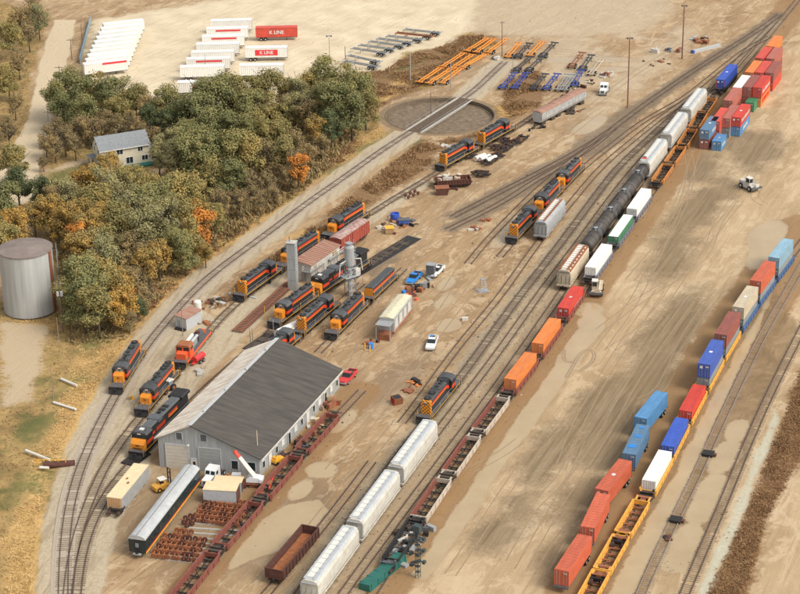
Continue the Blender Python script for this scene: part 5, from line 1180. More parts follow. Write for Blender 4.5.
stack((714,140.5), [('rustred','lower container hidden under the red one behind the slate stack',{}), ('red','red topped container behind the slate blue one, next to the orange wells',{})])
stack((724.5,137.5), [('grey','lower container under the brown one between two red ones',{}), ('rustred','brownish red container between two brighter red ones in the nearest row',{})])
stack((735,136.5), [('skyblue','blue container with white lettering beneath the bright red one at the outer side',dict(logo=(-3,3,.7,1.7))), ('brightred','bright red container with white lettering on the blue one, outermost of the nearest row',dict(logo=LG, mark='logo_white'))])
stack((727,119.3), [('brown','lower brown container behind the nearest row',{}), ('rustred','brownish red container with its long side showing, second row by the wells',{})])
stack((749,112.0), [('green','green container on the ground behind the bright red one',{})], L=6.06)
stack((736,106), [('grey','lower container under the white topped one',{}), ('white','white topped container between the royal blue one and the brown one',{})])
stack((746,106.8), [('rustred','lower container under the dark brown one',{}), ('brown','dark brown container left of the big bright red one',dict(H=2.9))])
stack((756,107.2), [('orange','orange container with dark lettering beneath the big bright red one',dict(logo=LG, lm='logo_red')), ('brightred','big bright red container with white lettering at the outer side of the third row',dict(logo=LG, H=2.9))])
stack((748,90.5), [('rustred','lower container under the orange topped one',{}), ('orange','orange topped container at the wells side of the fourth row',{})])
stack((758,90.8), [('brown','lower container in the middle of the fourth row',{}), ('red','red container right of the orange topped one',{})])
stack((768,91.2), [('red','lower container at the outer side of the fourth row',{}), ('brown','brown container right of the red one in the fourth row',{})])
stack((758.5,76), [('brown','lower container under the red one of the fifth row',{}), ('red','long red container of the fifth row at the wells side',{})])
stack((769,76.5), [('brown','lower container of the fifth row near the photo edge',{}), ('rustred','dull red container of the fifth row near the photo edge',{})])
stack((769,64), [('brown','lower container of the farthest row',{}), ('orange','yellow orange container of the farthest row',{})])
# ---------------------------------------------------------------- containers parked on chassis on the sand
def parked(px, cc, lab, H=2.9, top=None, tilt=0, mark=None, Lc=11.7):
    t = e.near(G(*px)); rz = math.radians(-116.7+tilt)
    x, y = G(*px)
    place('chg', lambda: chassis('grey_dark'), (x, y), rz, 'chassis carrying the '+lab, 'trailer chassis', 'chassis under the parked containers')
    c = container(cc, L=Lc, H=H, top=top, mark=mark); c.location = (x, y, 1.18); c.rotation_euler = (0, 0, rz); tag(c, lab, 'container', 'containers parked on chassis in the sand yard'); return c
parked((650.5,424), 'skyblue', 'blue container with pale blue roof parked behind the slate one', top='skyblue')
c = parked((635.5,459), 'slate', 'slate blue container with bright blue patches on its roof', tilt=7.5)
b = MB(); b.box(2.2, 3.4, -.8, .6, 2.91, 2.93, 'blue_paint'); b.box(-1.6, -.8, -.5, .7, 2.91, 2.93, 'blue_paint'); b.box(-4.8, -4.2, -.5, .5, 2.91, 2.93, 'blue_paint'); b.build('roof_patches', c)
parked((613,495), 'coral', 'orange red container farthest of the three in the parked row', mark='logo_white')
parked((595,531), 'coral', 'orange red container in the middle of the parked row of three', tilt=8)
parked((573,574), 'coral', 'orange red container nearest in the parked row, at the photo edge', tilt=3)
# ---------------------------------------------------------------- trailer lot
def klabel(t, s, z, size, m, back=None):
    for q, r in ((-1, 0), (1, math.pi)):
        if back: b = MB(); b.box(-back/2, back/2, *sorted((q*1.235, q*1.25)), z-size*.62, z+size*.62, 'logo_red'); b.build('logo_panel', t)
        text_part(s, size, m, t, (0, q*1.262, z), (math.pi/2, 0, r))
def lot_trailer(px, rz, cc, lab, text=None, tm='logo_red', back=None, chk='chl'):
    x, y = G(*px); r_ = math.radians(rz)
    place(chk, lambda: chassis('grey_dark'), (x, y), r_, 'chassis under the '+lab, 'trailer chassis', 'chassis in the trailer lot')
    c = container(cc, H=2.9, L=12.6 if not back else 12.3); c.location = (x, y, 1.18); c.rotation_euler = (0, 0, r_); tag(c, lab, 'container', 'containers in the trailer lot')
    if text: klabel(c, text, 1.45, 1.35 if back else 1.5, tm, back)
    return c
lot_trailer((267,60.2), 0, 'white', 'white container with a red lettered panel at the right of the lot', 'K LINE', 'logo_white', back=6.6)
lot_trailer((277,39.8), 1, 'red', 'red container with white lettering at the back of the lot', 'K LINE', 'logo_white')
lot_trailer((262,78), 0, 'white', 'white container half behind tree tops below the red lettered panel')
c = lot_trailer((201,95), 2, 'white', 'white container with faded red lettering nearest the tree tops', 'K LINE', 'logo_red')
for k, (px, lab) in enumerate((((203,79.5),'second white container of the middle lot row from the trees'), ((209,71.5),'third white container of the middle lot row from the trees'), ((213.5,64.5),'fourth white container of the middle lot row from the trees'), ((218.5,56.5),'fifth white container of the middle lot row'), ((224,48.5),'sixth white container of the middle lot row, red line on its side'), ((228,40.5),'seventh white container of the middle lot row, red line on its side'), ((232,32.5),'farthest white container of the middle lot row'))):
    c = lot_trailer(px, 2, 'white', lab)
    if k in (1, 4, 5): b = MB(); b.box(-3.5, 4.0, -1.25, -1.235, 2.0, 2.5, 'logo_red'); b.build('red_line', c)
nth = ['nearest','second','third','fourth','fifth','sixth','seventh','eighth','ninth','tenth']
for k in range(10):
    c = lot_trailer((106+k*2.0, 75-k*4.5), 20, 'white', '%s white container of the left lot row, counted from the trees' % nth[k])
    if k == 0: b = MB(); b.box(-1, 6.0, -1.25, -1.235, 2.3, 2.85, 'logo_red'); b.box(6.2,6.25,-1.2,1.2,2.5,2.85,'logo_red'); b.build('red_edge', c)
# blue fence by the road
M_('fence_blue', (.2,.32,.4), .6, .15, 1)
A, B = np.array(G(80,64)), np.array(G(91,22)); L = float(np.linalg.norm(A-B)); t = thing('fence', (*A, 0), math.atan2(*(B-A)[::-1])); b = MB(); n = int(L/3)
for i in range(n+1): b.cyl((i*L/n, 0, 0), (i*L/n, 0, 2.1), .06, .06, 6, 'fence_blue')
b.build('posts', t)['kind'] = 'stuff'; b = MB(); b.box(0, L, -.03, .03, .1, 1.95, 'fence_blue'); b.tube([(0,0,2.1),(L,0,2.1)], .05, 'fence_blue'); b.build('panel', t); tag(t, 'blue grey fence along the left side of the trailer lot', 'fence')
# ---------------------------------------------------------------- bare chassis
cm_ = {'o': 'chs_orange', 'k': 'chs_black', 'b': 'chs_blue', 'g': 'grey', 'c': 'cont_tan', 'r': 'rust'}
M_('chs_orange', (.8,.3,.05), .55, .12, 1); M_('chs_black', (.045,.05,.06), .55, .2, 1); M_('chs_blue', (.04,.075,.33), .5, .12, 1)
def ch(col, a, b_, lab, grp):
    A, B = np.array(G(*a)), np.array(G(*b_)); c = (A+B)/2; rz = math.atan2(*(B-A)[::-1]); 
    place('ch'+col+grp[:3], lambda: chassis(cm_[col], z=1.05, L=14.4 if grp[:3] != 'cha' else 12), (float(c[0]), float(c[1])), rz, lab, 'trailer chassis', grp)
rows = [[(418.5,85.5),(441,70.5),(465,55),(489,40)],[(429,86),(450,72.5),(474,56.5),(496,40.5)],[(441,86.5),(461,71),(486.5,56.5),(507,41)]]
pos = ['lower','middle','upper']; cn_ = ['left','middle','right']
for i, r in enumerate(rows):
    for j in range(3): ch('o', r[j], r[j+1], '%s orange chassis in the %s line of the nine left of the turntable track' % (pos[j], cn_[i]), 'orange chassis parked end to end')
S5 = lambda x, y: (500+x/6.6, 40+y/6.6)
for col, a, b_, lab in (('o',(45,132),(130,35),'lone orange chassis just right of the nine orange ones'), ('o',(190,122),(280,30),'lone orange chassis between two black ones at the top'), ('k',(110,132),(195,42),'black chassis between the two lone orange ones'), ('k',(270,132),(365,32),'black chassis farthest up, right of the lone orange ones'),
   ('k',(95,225),(205,128),'black chassis continuing the left blue one uphill'), ('k',(180,225),(278,130),'black chassis continuing the right blue one uphill'), ('b',(8,338),(98,235),'blue chassis at the left of the lower row'), ('b',(92,338),(175,238),'blue chassis second in the lower row'),
   ('k',(215,342),(298,245),'black chassis third in the lower row'), ('b',(298,345),(380,242),'bright blue chassis in the middle of the lower row'), ('g',(385,345),(450,250),'grey green chassis right of the bright blue one'), ('b',(488,322),(535,218),'blue chassis at the right end of the lower row'),
   ('k',(535,218),(605,115),'black chassis continuing the right end blue one uphill'), ('r',(470,192),(540,108),'rusty chassis alone between the black ones'), ('c',(590,252),(678,142),'cream chassis behind the white truck tractor'), ('g',(430,335),(480,262),'grey chassis on the pale patch')): ch(col, S5(*a), S5(*b_), lab, 'coloured chassis in the upper yard')
k = 0
for a, b_ in (((349,50.5),(391,57)), ((345,57.5),(384,66)), ((357,47.5),(398,53)), ((368,44),(407,49.5)), ((376,41),(415,46.5)), ((386,38.5),(425,43)), ((345,64),(378,70)), ((396,35.5),(434,39.5)), ((404,32),(442,36))):
    k += 1; A, B = a, b_; ch('g' if k != 8 else 'r', B, A, '%s chassis of the fan in the pale lot, counted from near left' % ('nearest grey,second grey,third grey,fourth grey,fifth grey,sixth grey,leftmost grey,red,farthest grey'.split(',')[k-1]), 'chassis fanned out in the pale lot')
# ---------------------------------------------------------------- box car bodies
def body_on_blocks():
    t = thing('box_body'); b = MB(); b.box(-6.1,6.1,-1.35,1.35,.35,3.0,'hop_grey'); 
    for i in range(20): x = -6+i*12/19; b.box(x-.04,x+.04,-1.4,1.4,.4,2.95,'hop_grey')
    b.build('body', t); b = MB(); b.box(-6.15,6.15,-1.42,1.42,3.0,3.12,'ply'); b.box(.5,1.1,.2,.6,3.12,3.2,'rust'); b.box(-.9,-.3,-.5,-.2,3.12,3.2,'rust'); b.build('roof', t)
    b = MB(); b.box(6.1,6.16,-1.3,1.3,.4,3.0,'end_ply'); [b.box(6.16,6.2,y-.03,y+.03,.4,3.0,'wood') for y in (-.9,-.45,0,.45,.9)]; b.build('end_wall', t)
    b = MB(); [b.box(x-.4,x+.4,-1.2,1.2,0,.35,'black_matt') for x in (-4,0,4)]; b.build('blocks', t); return t
M_('end_ply', (.6,.36,.18), .8, .12, 2)
place('bodyb', body_on_blocks, G(129,496), A_(-106), 'grey container body with a cream roof and a plywood end standing beside the curve switch', 'storage container')
b = MB(); t = thing('wheel_truck', (*G(116,514.5), 0), A_(-105)); add_truck(t, 0, 2, wb=1.7); tag(t, 'black railway truck standing in front of the plywood end of the grey body', 'rail truck')
def crate_box(L=5.8, W=3.0, H=2.7):
    t = thing('storage_box'); b = MB(); b.box(-L/2,L/2,-W/2,W/2,0.02,H,'grey_light'); b.build('wall', t); b = MB(); b.box(-L/2-.05,L/2+.05,-W/2-.05,W/2+.05,H,H+.12,'ply'); b.build('roof', t); b = MB(); b.box(L/2,L/2+.06,-W/2+.1,W/2-.1,.05,H-.05,'rust_dark'); b.build('rusty_end', t); return t
place('cbox', crate_box, G(222,500), A_(-8), 'low grey box with a plywood roof and rusty end behind the wheelset rows', 'storage container')
place('cbox2', lambda: crate_box(5.0,2.2,1.9), G(229,489), A_(-8), 'tan topped box between the crane and the plywood roofed box', 'storage container')
def old_box(L=12):
    t = thing('old_boxcar'); b = MB(); b.box(-L/2,L/2,-1.5,1.5,1.0,4.1,'hop_grey'); 
    for i in range(14): x = -L/2+.1+i*(L-.2)/13; b.box(x-.06,x+.06,-1.56,1.56,1.0,4.0,'hop_grey')
    b.build('body', t)
    b = MB(); b.prism([(-1.6,4.05),(1.6,4.05),(.1,4.35),(-.1,4.35)], -L/2-.05, L/2+.05, 'cream_roof'); [b.prism([(-1.6,4.08),(1.6,4.08),(.1,4.4),(-.1,4.4)], x-.05, x+.05, 'cream_roof') for x in [-L/2+.2+i*(L-.4)/12 for i in range(13)]]; b.build('roof', t)
    b = MB()
    for x0, x1 in ((-4.8,-3.0),(-2.0,-.4),(.8,2.6),(3.6,5.4)): b.box(x0,x1,-1.6,-1.57,1.5,3.6,'white_dirty'); b.box(x0,x1,1.57,1.6,1.5,3.6,'white_dirty')
    b.build('panels', t)
    b = MB(); [b.box(-L/2,L/2,*sorted((s*1.5,s*1.7)),.75,1.05,'rust_orange') for s in (-1,1)]; b.build('sill', t)
    for x in (-L/2+1.8, L/2-1.8): add_truck(t, x, 2, wb=1.7, m='rust_dark', fm='rust')
    b = MB(); x = L/2; [b.cyl((x+2.4,y,0),(x+2.4,y,3.4),.1,.1,5,'grey') for y in (-1.5,1.5)]; b.box(x+.02,x+2.6,-1.6,1.6,3.4,3.5,'grey'); b.box(x+.05,x+2.2,-1.2,1.2,0.02,1.3,'rust'); b.build('lean_to', t); return t
M_('cream_roof', (.55,.5,.33), .8, .2, 1.2, col2=(.72,.67,.5))
A, B = np.array(G(383,341)), np.array(G(409,308)); place('oldbox', old_box, tuple(map(float,(A+B)/2)), math.atan2(*(A-B)[::-1]), 'old boxcar body with a cream roof and a small lean-to in the open dirt', 'boxcar')
def derelict(L=11):
    t = thing('derelict_hopper'); b = MB(); b.prism([(-1.0,.9),(1.0,.9),(1.5,1.8),(1.5,3.6),(-1.5,3.6),(-1.5,1.8)], -L/2, L/2, 'derelict')
    for i in range(12): x = -L/2+.1+i*(L-.2)/11; b.box(x-.06,x+.06,-1.57,1.57,1.8,3.6,'derelict')
    b.build('body', t); b = MB(); b.prism([(-1.6,3.6),(1.6,3.6),(.5,3.9),(-.5,3.9)], -L/2, L/2, 'shed_rust'); b.build('roof', t)
    b = MB(); [b.box(x-.9,x+.9,-1.2,1.2,0,.9,'grime') for x in (-L/2+1.5,L/2-1.5)]; b.build('supports', t); return t
M_('derelict', (.33,.33,.32), .8, .2, .8, col2=(.5,.5,.48))
rzz = math.atan2(*(np.array(G(580,103))-np.array(G(538,124)))[::-1])+math.pi
for px, lab in (((545,121.5),'nearest derelict grey hopper body with rusty roof'), ((560,113.5),'middle derelict grey hopper body'), ((574,106),'farthest derelict hopper body, next to the coloured chassis')): place('derel', lambda: derelict(7.7), G(*px), rzz, lab, 'derelict railcar', 'derelict hopper bodies')
# ---------------------------------------------------------------- wheelsets and their storage rails
def wheelset(c='rust_orange'):
    b = MB(); 
    for y in (-.76,.76): b.cyl((0,y-.07,.46),(0,y+.07,.46),.46,.46,12,c); b.cyl((0,y-.1,.46),(0,y+.1,.46),.2,.2,8,'rust_dark')
    b.cyl((0,-1.05,.46),(0,1.05,.46),.1,.1,8,'rust'); return b.mesh('wheelset')
WS = [wheelset('rust_orange'), wheelset('rust'), wheelset('rust_dark')]
def put_ws(px, rz, lab, grp, k=None):
    o = bpy.data.objects.new('wheelset', WS[k if k is not None else random.choice((0,0,1,2))]); COL.objects.link(o); o.location = (*G(*px), .16); o.rotation_euler = (0,0,rz); tag(o, lab, 'wheelset', grp)
rr = math.radians(-5)
for j in range(5):
    for i in range(10):
        x = 207+i*4.7-j*2.9; y = 503+j*4.4+i*.55
        put_ws((x+random.uniform(-.5,.5), y), rr+random.uniform(-.1,.1), 'rust orange wheelset in the %s row in front of the plywood roofed box' % ('first,second,third,fourth,fifth'.split(',')[j]), 'wheelsets in upper storage row %d' % j)
for j in range(5):
    for i in range(9):
        x = 168+i*5.0-j*3.4+(8 if j == 0 else 0); y = 535+j*5.2+i*.6
        if j == 0 and i > 3: continue
        put_ws((x+random.uniform(-.5,.5), y), rr+random.uniform(-.1,.1), 'rusty wheelset in the %s row of the near block beside the passenger coach' % ('first,second,third,fourth,fifth'.split(',')[j]), 'wheelsets in lower storage row %d' % j)
for px in ((185,523),(190,521),(188,526),(193,524)): put_ws(px, rr, 'dark wheelset in the small cluster between the coach and the storage rails', 'dark wheelset cluster', 2)
for px in ((407,198.5),(412,196.5),(416.5,194.5)): put_ws(px, A_(30), 'black wheelset in the short line of three on the dirt beside the pale track', 'three black wheelsets', 2)
for j in range(9):
    A, B = np.array(G(192-j*3.2,521+j*4.6)), np.array(G(245-j*4.6,524+j*4.8)); L = float(np.linalg.norm(A-B)); b = MB()
    b.box(-L/2,L/2,-.75,-.6,0,.15,'concrete'); b.box(-L/2,L/2,.6,.75,0,.15,'concrete'); o = b.build('storage_rails', None, (*((A+B)/2),0)); o.rotation_euler = (0,0,math.atan2(*(B-A)[::-1])); tag(o, 'pale pair of storage rails lying in the row between the two wheelset blocks', 'storage rails', 'storage rails for wheelsets')
# ---------------------------------------------------------------- railway trucks and junk
def bogie():
    t = thing('rail_truck'); add_truck(t, 0, 2, wb=1.75); return t
BG = [((478,176),20),((484,176.5),10),((487,165),30),((493,161.5),50),((498,158),20),((503,152),30),((508,148.5),40),((496,150),20),((516,144.5),20),((523,140),60),((505,143),10),((470,158),30)]
for k, (px, r) in enumerate(BG): place('bogie', bogie, G(*px), A_(r), 'black railway truck lying in the line of spare trucks beside the pair below the turntable' if k > 1 else 'black railway truck standing apart in front of the spare truck line', 'rail truck', 'spare railway trucks' if k > 1 else 'two trucks set apart')
for k, px in enumerate(((480,160),(485,161),(491,162))):
    b = MB(); b.cyl((-1.8,0,.75),(1.8,0,.75),.7,.7,16,'white'); [b.box(x-.1,x+.1,-.5,.5,0,.3,'grime') for x in (-1.2,1.2)]; o = b.build('air_tank', None, (*G(*px),0)); o.rotation_euler = (0,0,A_(45)); tag(o, ('left','middle','right')[k]+' of the three white tanks lying among the spare trucks', 'tank', 'three white lying tanks')
def junk(name, px, n, spread, mats, lab, cat='scrap pile', seed=0, hmax=.9, el=1.0, rz=0):
    r = random.Random(seed+len(lab)); b = MB(); x0, y0 = G(*px)
    for i in range(n):
        x, y = r.gauss(0, spread*el*.45), r.gauss(0, spread*.45); x, y = x*math.cos(rz)-y*math.sin(rz), x*math.sin(rz)+y*math.cos(rz); m = r.choice(mats); h = r.uniform(.2, hmax); k = r.random()
        if k < .45: w1, w2 = r.uniform(.2,1.2), r.uniform(.15,.6); b.box(x-w1,x+w1,y-w2,y+w2,0,h,m,rz=r.uniform(0,3.14))
        elif k < .75: a = r.uniform(0,6.28); l = r.uniform(.5,1.8); b.cyl((x,y,r.uniform(.1,h)),(x+l*math.cos(a),y+l*math.sin(a),r.uniform(.1,h)),.12,.12,6,m)
        else: b.cyl((x,y,0),(x,y,h),r.uniform(.2,.45),r.uniform(.2,.45),10,m)
    o = b.build(name, None, (x0,y0,0)); tag(o, lab, cat); return o
RS = ['rust','rust_dark','rust_orange','black_matt','grime']
J = [((400,224),26,3.2,RS+['wood','grey_dark'],'mixed scrap heap left of the blue drum near the red boxcar',.9,1.5,0), ((386,229),8,1.6,['white_dirty','white','grey'],'pale heap of sacks beside the red boxcar end',.8,1,0),
 ((475,229),7,2.0,['white_dirty','rust_orange','rust'],'small heap of pale and orange scraps below the thin pole',.7,1.5,0), ((484,221),6,1.3,['rust_orange','wood'],'orange heap at the foot of the thin pole',.6,1,0),
 ((420,289),22,2.4,['black_matt','rust_dark','blue_paint','grey','rust'],'tangled black and blue scrap behind the old boxcar body',1.2,2,.9), ((410,297),14,2.2,['rust','red','rust_dark','loco_red'],'reddish scrap at the back end of the old boxcar body',1.0,1,0),
 ((372,344),8,1.2,['rust','rust_dark'],'rusty scrap under the lean-to of the old boxcar body',.8,1,0), ((392,232),6,1.5,['rust_dark','wood'],'brown debris at the foot of the red boxcar',.6,1,0),
 ((207,304),22,2.6,['rust_dark','grime','rust'],'dark rusty machinery beside the white upright tank',1.1,2,.4), ((222,300),12,3,['rust','grey_light','concrete'],'low rubble strip beyond the white upright tank',.4,3,.3),
 ((205,323),8,1.5,['rust_orange','wood','concrete'],'pale rubble beside the small equipment shed',.5,1,0), ((201,372),5,.9,['grey_dark','concrete'],'small grey lump of debris on the gravel by the white roof',.5,1,0),
 ((415,384),7,1.1,['rust_orange','black_matt','cont_orange'],'orange and black scrap on the dirt beside the lone locomotive',.6,1,0), ((407,391),7,1.1,['rust_dark','rust'],'ring of rusty wire and bars near the red bin',.4,1,0),
 ((283,458),12,1.5,['rust_dark','grey_dark','black_matt','wood'],'dark bins and pipes against the long shed wall nearest its front corner',1.1,1.4,1.2), ((297,446),14,1.8,['black_matt','grey_dark','rust_dark'],'black scrap stacked against the long shed wall beside the empty wells',1.8,1.6,1.2),
 ((313,427),10,1.6,['wood','white_dirty','ply','rust'],'crates and boards against the middle of the long shed wall',1.0,1.5,1.2), ((330,405),16,1.7,['rust','red','wood','rust_dark'],'rusty machinery against the far end of the long shed wall',1.1,1.6,1.2),
 ((245,486),10,1.4,['rust','rust_dark','red'],'red brown scrap at the rear of the crane',.8,1,0), ((228,478),12,2.0,['rust','wood','rust_orange','cont_tan'],'brown planks and scrap between the truck cab and the crane',.9,1.6,0),
 ((583,85),14,3.2,['cont_tan','rust_dark','grime','white_dirty'],'cream and brown scrap left of the white truck tractor',.9,2.2,.9), ((570,97),10,2,['black_matt','grime','rust_dark'],'dark scrap at the upper end of the derelict bodies',.8,2,0),
 ((606,76),12,2.2,['rust','rust_dark','white_dirty'],'rust red scrap behind the white truck tractor',.8,1.5,.9), ((574,112),8,1.6,['grime','rust'],'brown debris along the foot of the derelict bodies',.5,2.5,.6),
 ((447,146),6,1.2,['white_dirty','concrete'],'pale rubble left of the front engine of the turntable pair',.5,1,0), ((540,128),8,1.5,['black_matt','grime'],'black scrap at the near end of the derelict bodies',.8,1.4,.3),
 ((699,43),12,4,['rust_dark','rust','wood'],'brown scrap heap at the top of the yard beside the tracks',1.0,1.5,.5), ((695,38),5,2,['paleb','grey_light'],'pale blue scrap on the brown heap at the top of the yard',.8,1.5,.5),
 ((655,63),8,3,['wood','rust','grime'],'brown timbers lying below the tall rusty mast',.5,2,.1), ((676,51),8,3,['grey','rust','grey_dark'],'grey pipes and tanks left of the tall rusty mast',1.2,2,0), ((653,52),5,1.5,['white_dirty','grey'],'pale post like scrap in the pale yard at the top',1.6,1,0),
 ((448,189),7,1.6,['rust_dark','grime'],'dark scrap beside the small rusty bin near the scrap gondola',.6,1.5,.3), ((412,540),26,3.4,['black_matt','grey','grime','grey_dark','white_dirty'],'tangle of grey and black frames beside the green tarpaulin',.9,2.0,1.15),
 ((398,557),16,2.6,['black_matt','grey','grime'],'second tangle of dark frames near the green tarpaulin, at the bottom edge',1.2,1.6,1.15), ((668,538),4,.6,['rust_dark','black_matt'],'small dark lump on the left of the two right tracks',.5,1,0), ((497,60),5,1.5,['white_dirty','grey_dark'],'small pale heap at the end of the turntable track',.9,1,0)]
M_('paleb', (.3,.42,.48), .6, .1, 1)
for k, (px, n, sp, ms, lab, hm, el_, rz) in enumerate(J): junk('scrap_pile', px, n, sp, ms, lab, seed=k*7, hmax=hm, el=el_, rz=rz)
# single objects among the junk
def single(name, px, f, lab, cat, rz=0): b = MB(); f(b); o = b.build(name, None, (*G(*px),0)); o.rotation_euler = (0,0,rz); return tag(o, lab, cat)
single('drum_tank', (395,221), lambda b: b.lathe([(.01,.0),(1.1,0),(1.1,1.9),(.9,1.95),(.9,1.6),(.01,1.6)],(0,0,0),16,'cont_royal'), 'big dark blue open drum on the scrap heap', 'drum')
single('blue_bin', (404,224.5), lambda b: (b.box(-1.3,1.3,-.8,.8,.02,1.3,'cont_blue'), b.box(-1.4,1.4,-.9,.9,1.3,1.4,'grey_dark')), 'dark blue bin right of the big drum', 'bin', .1)
single('yellow_bin', (389.5,233), lambda b: (b.prism([(-.8,.1),(.8,.1),(.95,1.4),(-.95,1.4)],-1.0,1.0,'wood'), b.box(-1.05,1.05,-1,1,1.4,1.5,'yellow')), 'yellow bin in front of the scrap heap', 'bin', .1)
def ggon():
    t = gondola(9.5, 2.0, 'rust_dark', False); return t
place('gsc', ggon, G(453,187), A_(8), 'low rusty gondola heaped with scrap near the spare trucks', 'gondola')
junk('scrap_load', (453,184.5), 26, 1.9, ['rust','white_dirty','rust_orange','cont_tan'], 'pale and rusty scrap heaped in the low gondola', hmax=1.2, el=2.2, rz=.14, seed=5).location.z = 1.3
single('scrap_bin', (442,194), lambda b: (b.prism([(-1.2,0),(1.2,0),(1.7,1.7),(-1.7,1.7)],-1.1,1.1,'rust_dark'), b.box(-1.2,1.2,-1.75,1.75,1.7,1.85,'rust')), 'small rusty bin at the left of the scrap gondola', 'bin', A_(95))
single('red_bin', (397,403), lambda b: (b.prism([(-.8,0),(.8,0),(1.0,1.3),(-1.0,1.3)],-.9,.9,'rust'), b.box(-.9,-.85,-1,1,.1,1.3,'red'), b.box(-.7,.7,-.8,.8,1.3,1.36,'black')), 'red and black bin standing on the open dirt', 'bin', .4)
single('cabinet', (431,277), lambda b: (b.box(-.9,.9,-.8,.8,.02,3.0,'grey_dark'), b.box(-1,1,-.9,.9,3.0,3.12,'grey')), 'grey cabinet between the blue and the white pickup', 'cabinet', -.3)
single('barrel', (371,348.5), lambda b: (b.lathe([(.01,0),(.5,0),(.52,.5),(.5,1.2),(.01,1.25)],(0,0,0),14,'blue_paint')), 'blue barrel between yellow posts before the old boxcar body', 'barrel')
for px, q in (((365,350),'left'),((370,352),'right')): single('bollard', px, lambda b: (b.cyl((0,0,0),(0,0,1.5),.13,.13,8,'yellow'), b.lathe([(.13,1.5),(.01,1.6)],(0,0,0),8,'yellow')), q+' yellow bollard beside the blue barrel', 'bollard')
single('crate', (465,320), lambda b: (b.box(-.6,.6,-.4,.4,0,.5,'white'), b.box(-.65,.65,-.45,.45,.5,.58,'white_dirty')), 'small white crate alone on the dirt beside the tracks', 'crate')
single('ladder_stand', (483,291), lambda b: ([b.cyl((x,y,0),(x*.5,y*.5,2.8),.06,.06,5,'grey_light') for x in (-.8,.8) for y in (-.7,.7)], [b.box(-.8+z*.14,.8-z*.14,-.7,-.62,z,z+.06,'grey_light') for z in (.4,.9,1.4,1.9,2.4)], b.box(-.5,.5,-.45,.45,2.75,2.85,'grey'), b.box(-1.2,1.2,-.9,.9,0,.08,'grey')), 'pale grey ladder stand alone between the tracks', 'ladder stand', .3)
single('tarp_cover', (290,334), lambda b: b.prism([(-1.3,0),(1.3,0),(1.2,1.4),(.5,2.1),(-.5,2.1),(-1.2,1.4)],-3.3,3.3,'tarp'), 'long load under a white tarpaulin between two engine rows', 'covered load', A_(48))
single('green_tarpaulin', (383,575), lambda b: (b.prism([(-1.1,0),(1.1,0),(1.0,1.2),(-1.0,1.35)],-5.5,5.5,'green_tarp'), [b.box(x-.04,x+.04,-1.12,1.12,.05,1.3,'green_tarp') for x in range(-5,6,2)]), 'green tarpaulin covered load cut by the bottom edge left of the switch stand', 'covered load', A_(57))
single('yellow_lift', (278,463), lambda b: (b.box(-1.1,1.1,-.6,.6,.4,1.0,'yellow'), b.box(-.9,.2,-.5,.5,1.0,1.5,'yellow'), [b.cyl((x,-.7,.35),(x,.7,.35),.35,.35,12,'tyre') for x in (-.7,.7)], b.cyl((-.6,0,1.4),(.7,0,2.3),.1,.1,6,'grey_dark')), 'small yellow machine at the front end of the long shed wall', 'work machine', .8)
single('blue_bar', (706,50), lambda b: (b.prism([(-.5,0),(.5,0),(.5,.8),(-.5,.8)],-5.5,5.5,'grey_light'), b.box(-5.6,-5.0,-.55,.55,.02,.9,'cont_blue')), 'long pale box section with a blue end lying at the top of the yard', 'steel beam', A_(35))
single('hose_reel', (345,323), lambda b: (b.cyl((-.3,0,.5),(.3,0,.5),.5,.5,12,'red'), b.box(-.4,.4,-.5,.5,0,.15,'black')), 'small red reel beside the engine with the orange nose under the sand tower', 'hose reel')
single('road_cone_heap', (133,399), lambda b: (b.cyl((0,0,0),(0,0,.8),.4,.1,8,'yellow'), b.box(-.9,-.2,-.3,.3,0,.6,'wood')), 'small yellow object on the gravel between the two curve engines', 'marker')
single('rail_bumper', (261,283), lambda b: (b.box(-2.2,2.2,-.3,.3,.1,.6,'black_matt'), b.box(-1.8,-1.4,-.35,.35,0,1.0,'black'), b.box(1.4,1.8,-.35,.35,0,1.0,'black')), 'short black beam on the gravel left of the concrete tower', 'buffer stop', -.1)
# near left: pipes, yellow rail and culvert
for a, b_, lab in (((61.5,380.5),(77,387),'upper white pipe lying on the straw bank'), ((54,404),(76,411),'lower white pipe lying on the straw bank'), ((26,452),(50,461.5),'white pipe above the culvert by the yellow rail'), ((40,469),(49,469.5),'short white pipe below the yellow rail')):
    A, B = np.array(G(*a)), np.array(G(*b_)); L = float(np.linalg.norm(A-B)); b = MB(); b.cyl((-L/2,0,.35),(L/2,0,.35),.25,.25,8,'white'); b.cyl((-L/2-.1,0,.35),(-L/2,0,.35),.32,.32,8,'grey'); o = b.build('pipe', None, (*((A+B)/2),0)); o.rotation_euler = (0,0,math.atan2(*(B-A)[::-1])); tag(o, lab, 'pipe')
A, B = np.array(G(37,466)), np.array(G(66,466)); L = float(np.linalg.norm(A-B)); t = thing('guard_rail', (*((A+B)/2),0), math.atan2(*(B-A)[::-1])); b = MB()
for z in (.7,1.3): b.tube([(-L/2,0,z),(L/2,0,z)], .06, 'yellow')
b.build('rail', t); b = MB(); [b.cyl((-L/2+i*L/4,0,0),(-L/2+i*L/4,0,2.3 if i == 4 else 1.35),.07,.07,6,'yellow') for i in range(5)]; b.build('posts', t); tag(t, 'yellow guard rail over the culvert beside the curve tracks', 'guard rail')
A, B = np.array(G(44,466.5)), np.array(G(75,464.5)); L = float(np.linalg.norm(A-B)); b = MB(); b.cyl((-L/2,0,.3),(L/2,0,.3),.6,.6,14,'rust_dark'); b.cyl((-L/2-.15,0,.3),(-L/2,0,.3),.7,.7,14,'grime'); o = b.build('culvert_pipe', None, (*((A+B)/2),0)); o.rotation_euler = (0,0,math.atan2(*(B-A)[::-1])); tag(o, 'rusty brown culvert pipe beneath the yellow guard rail', 'pipe')
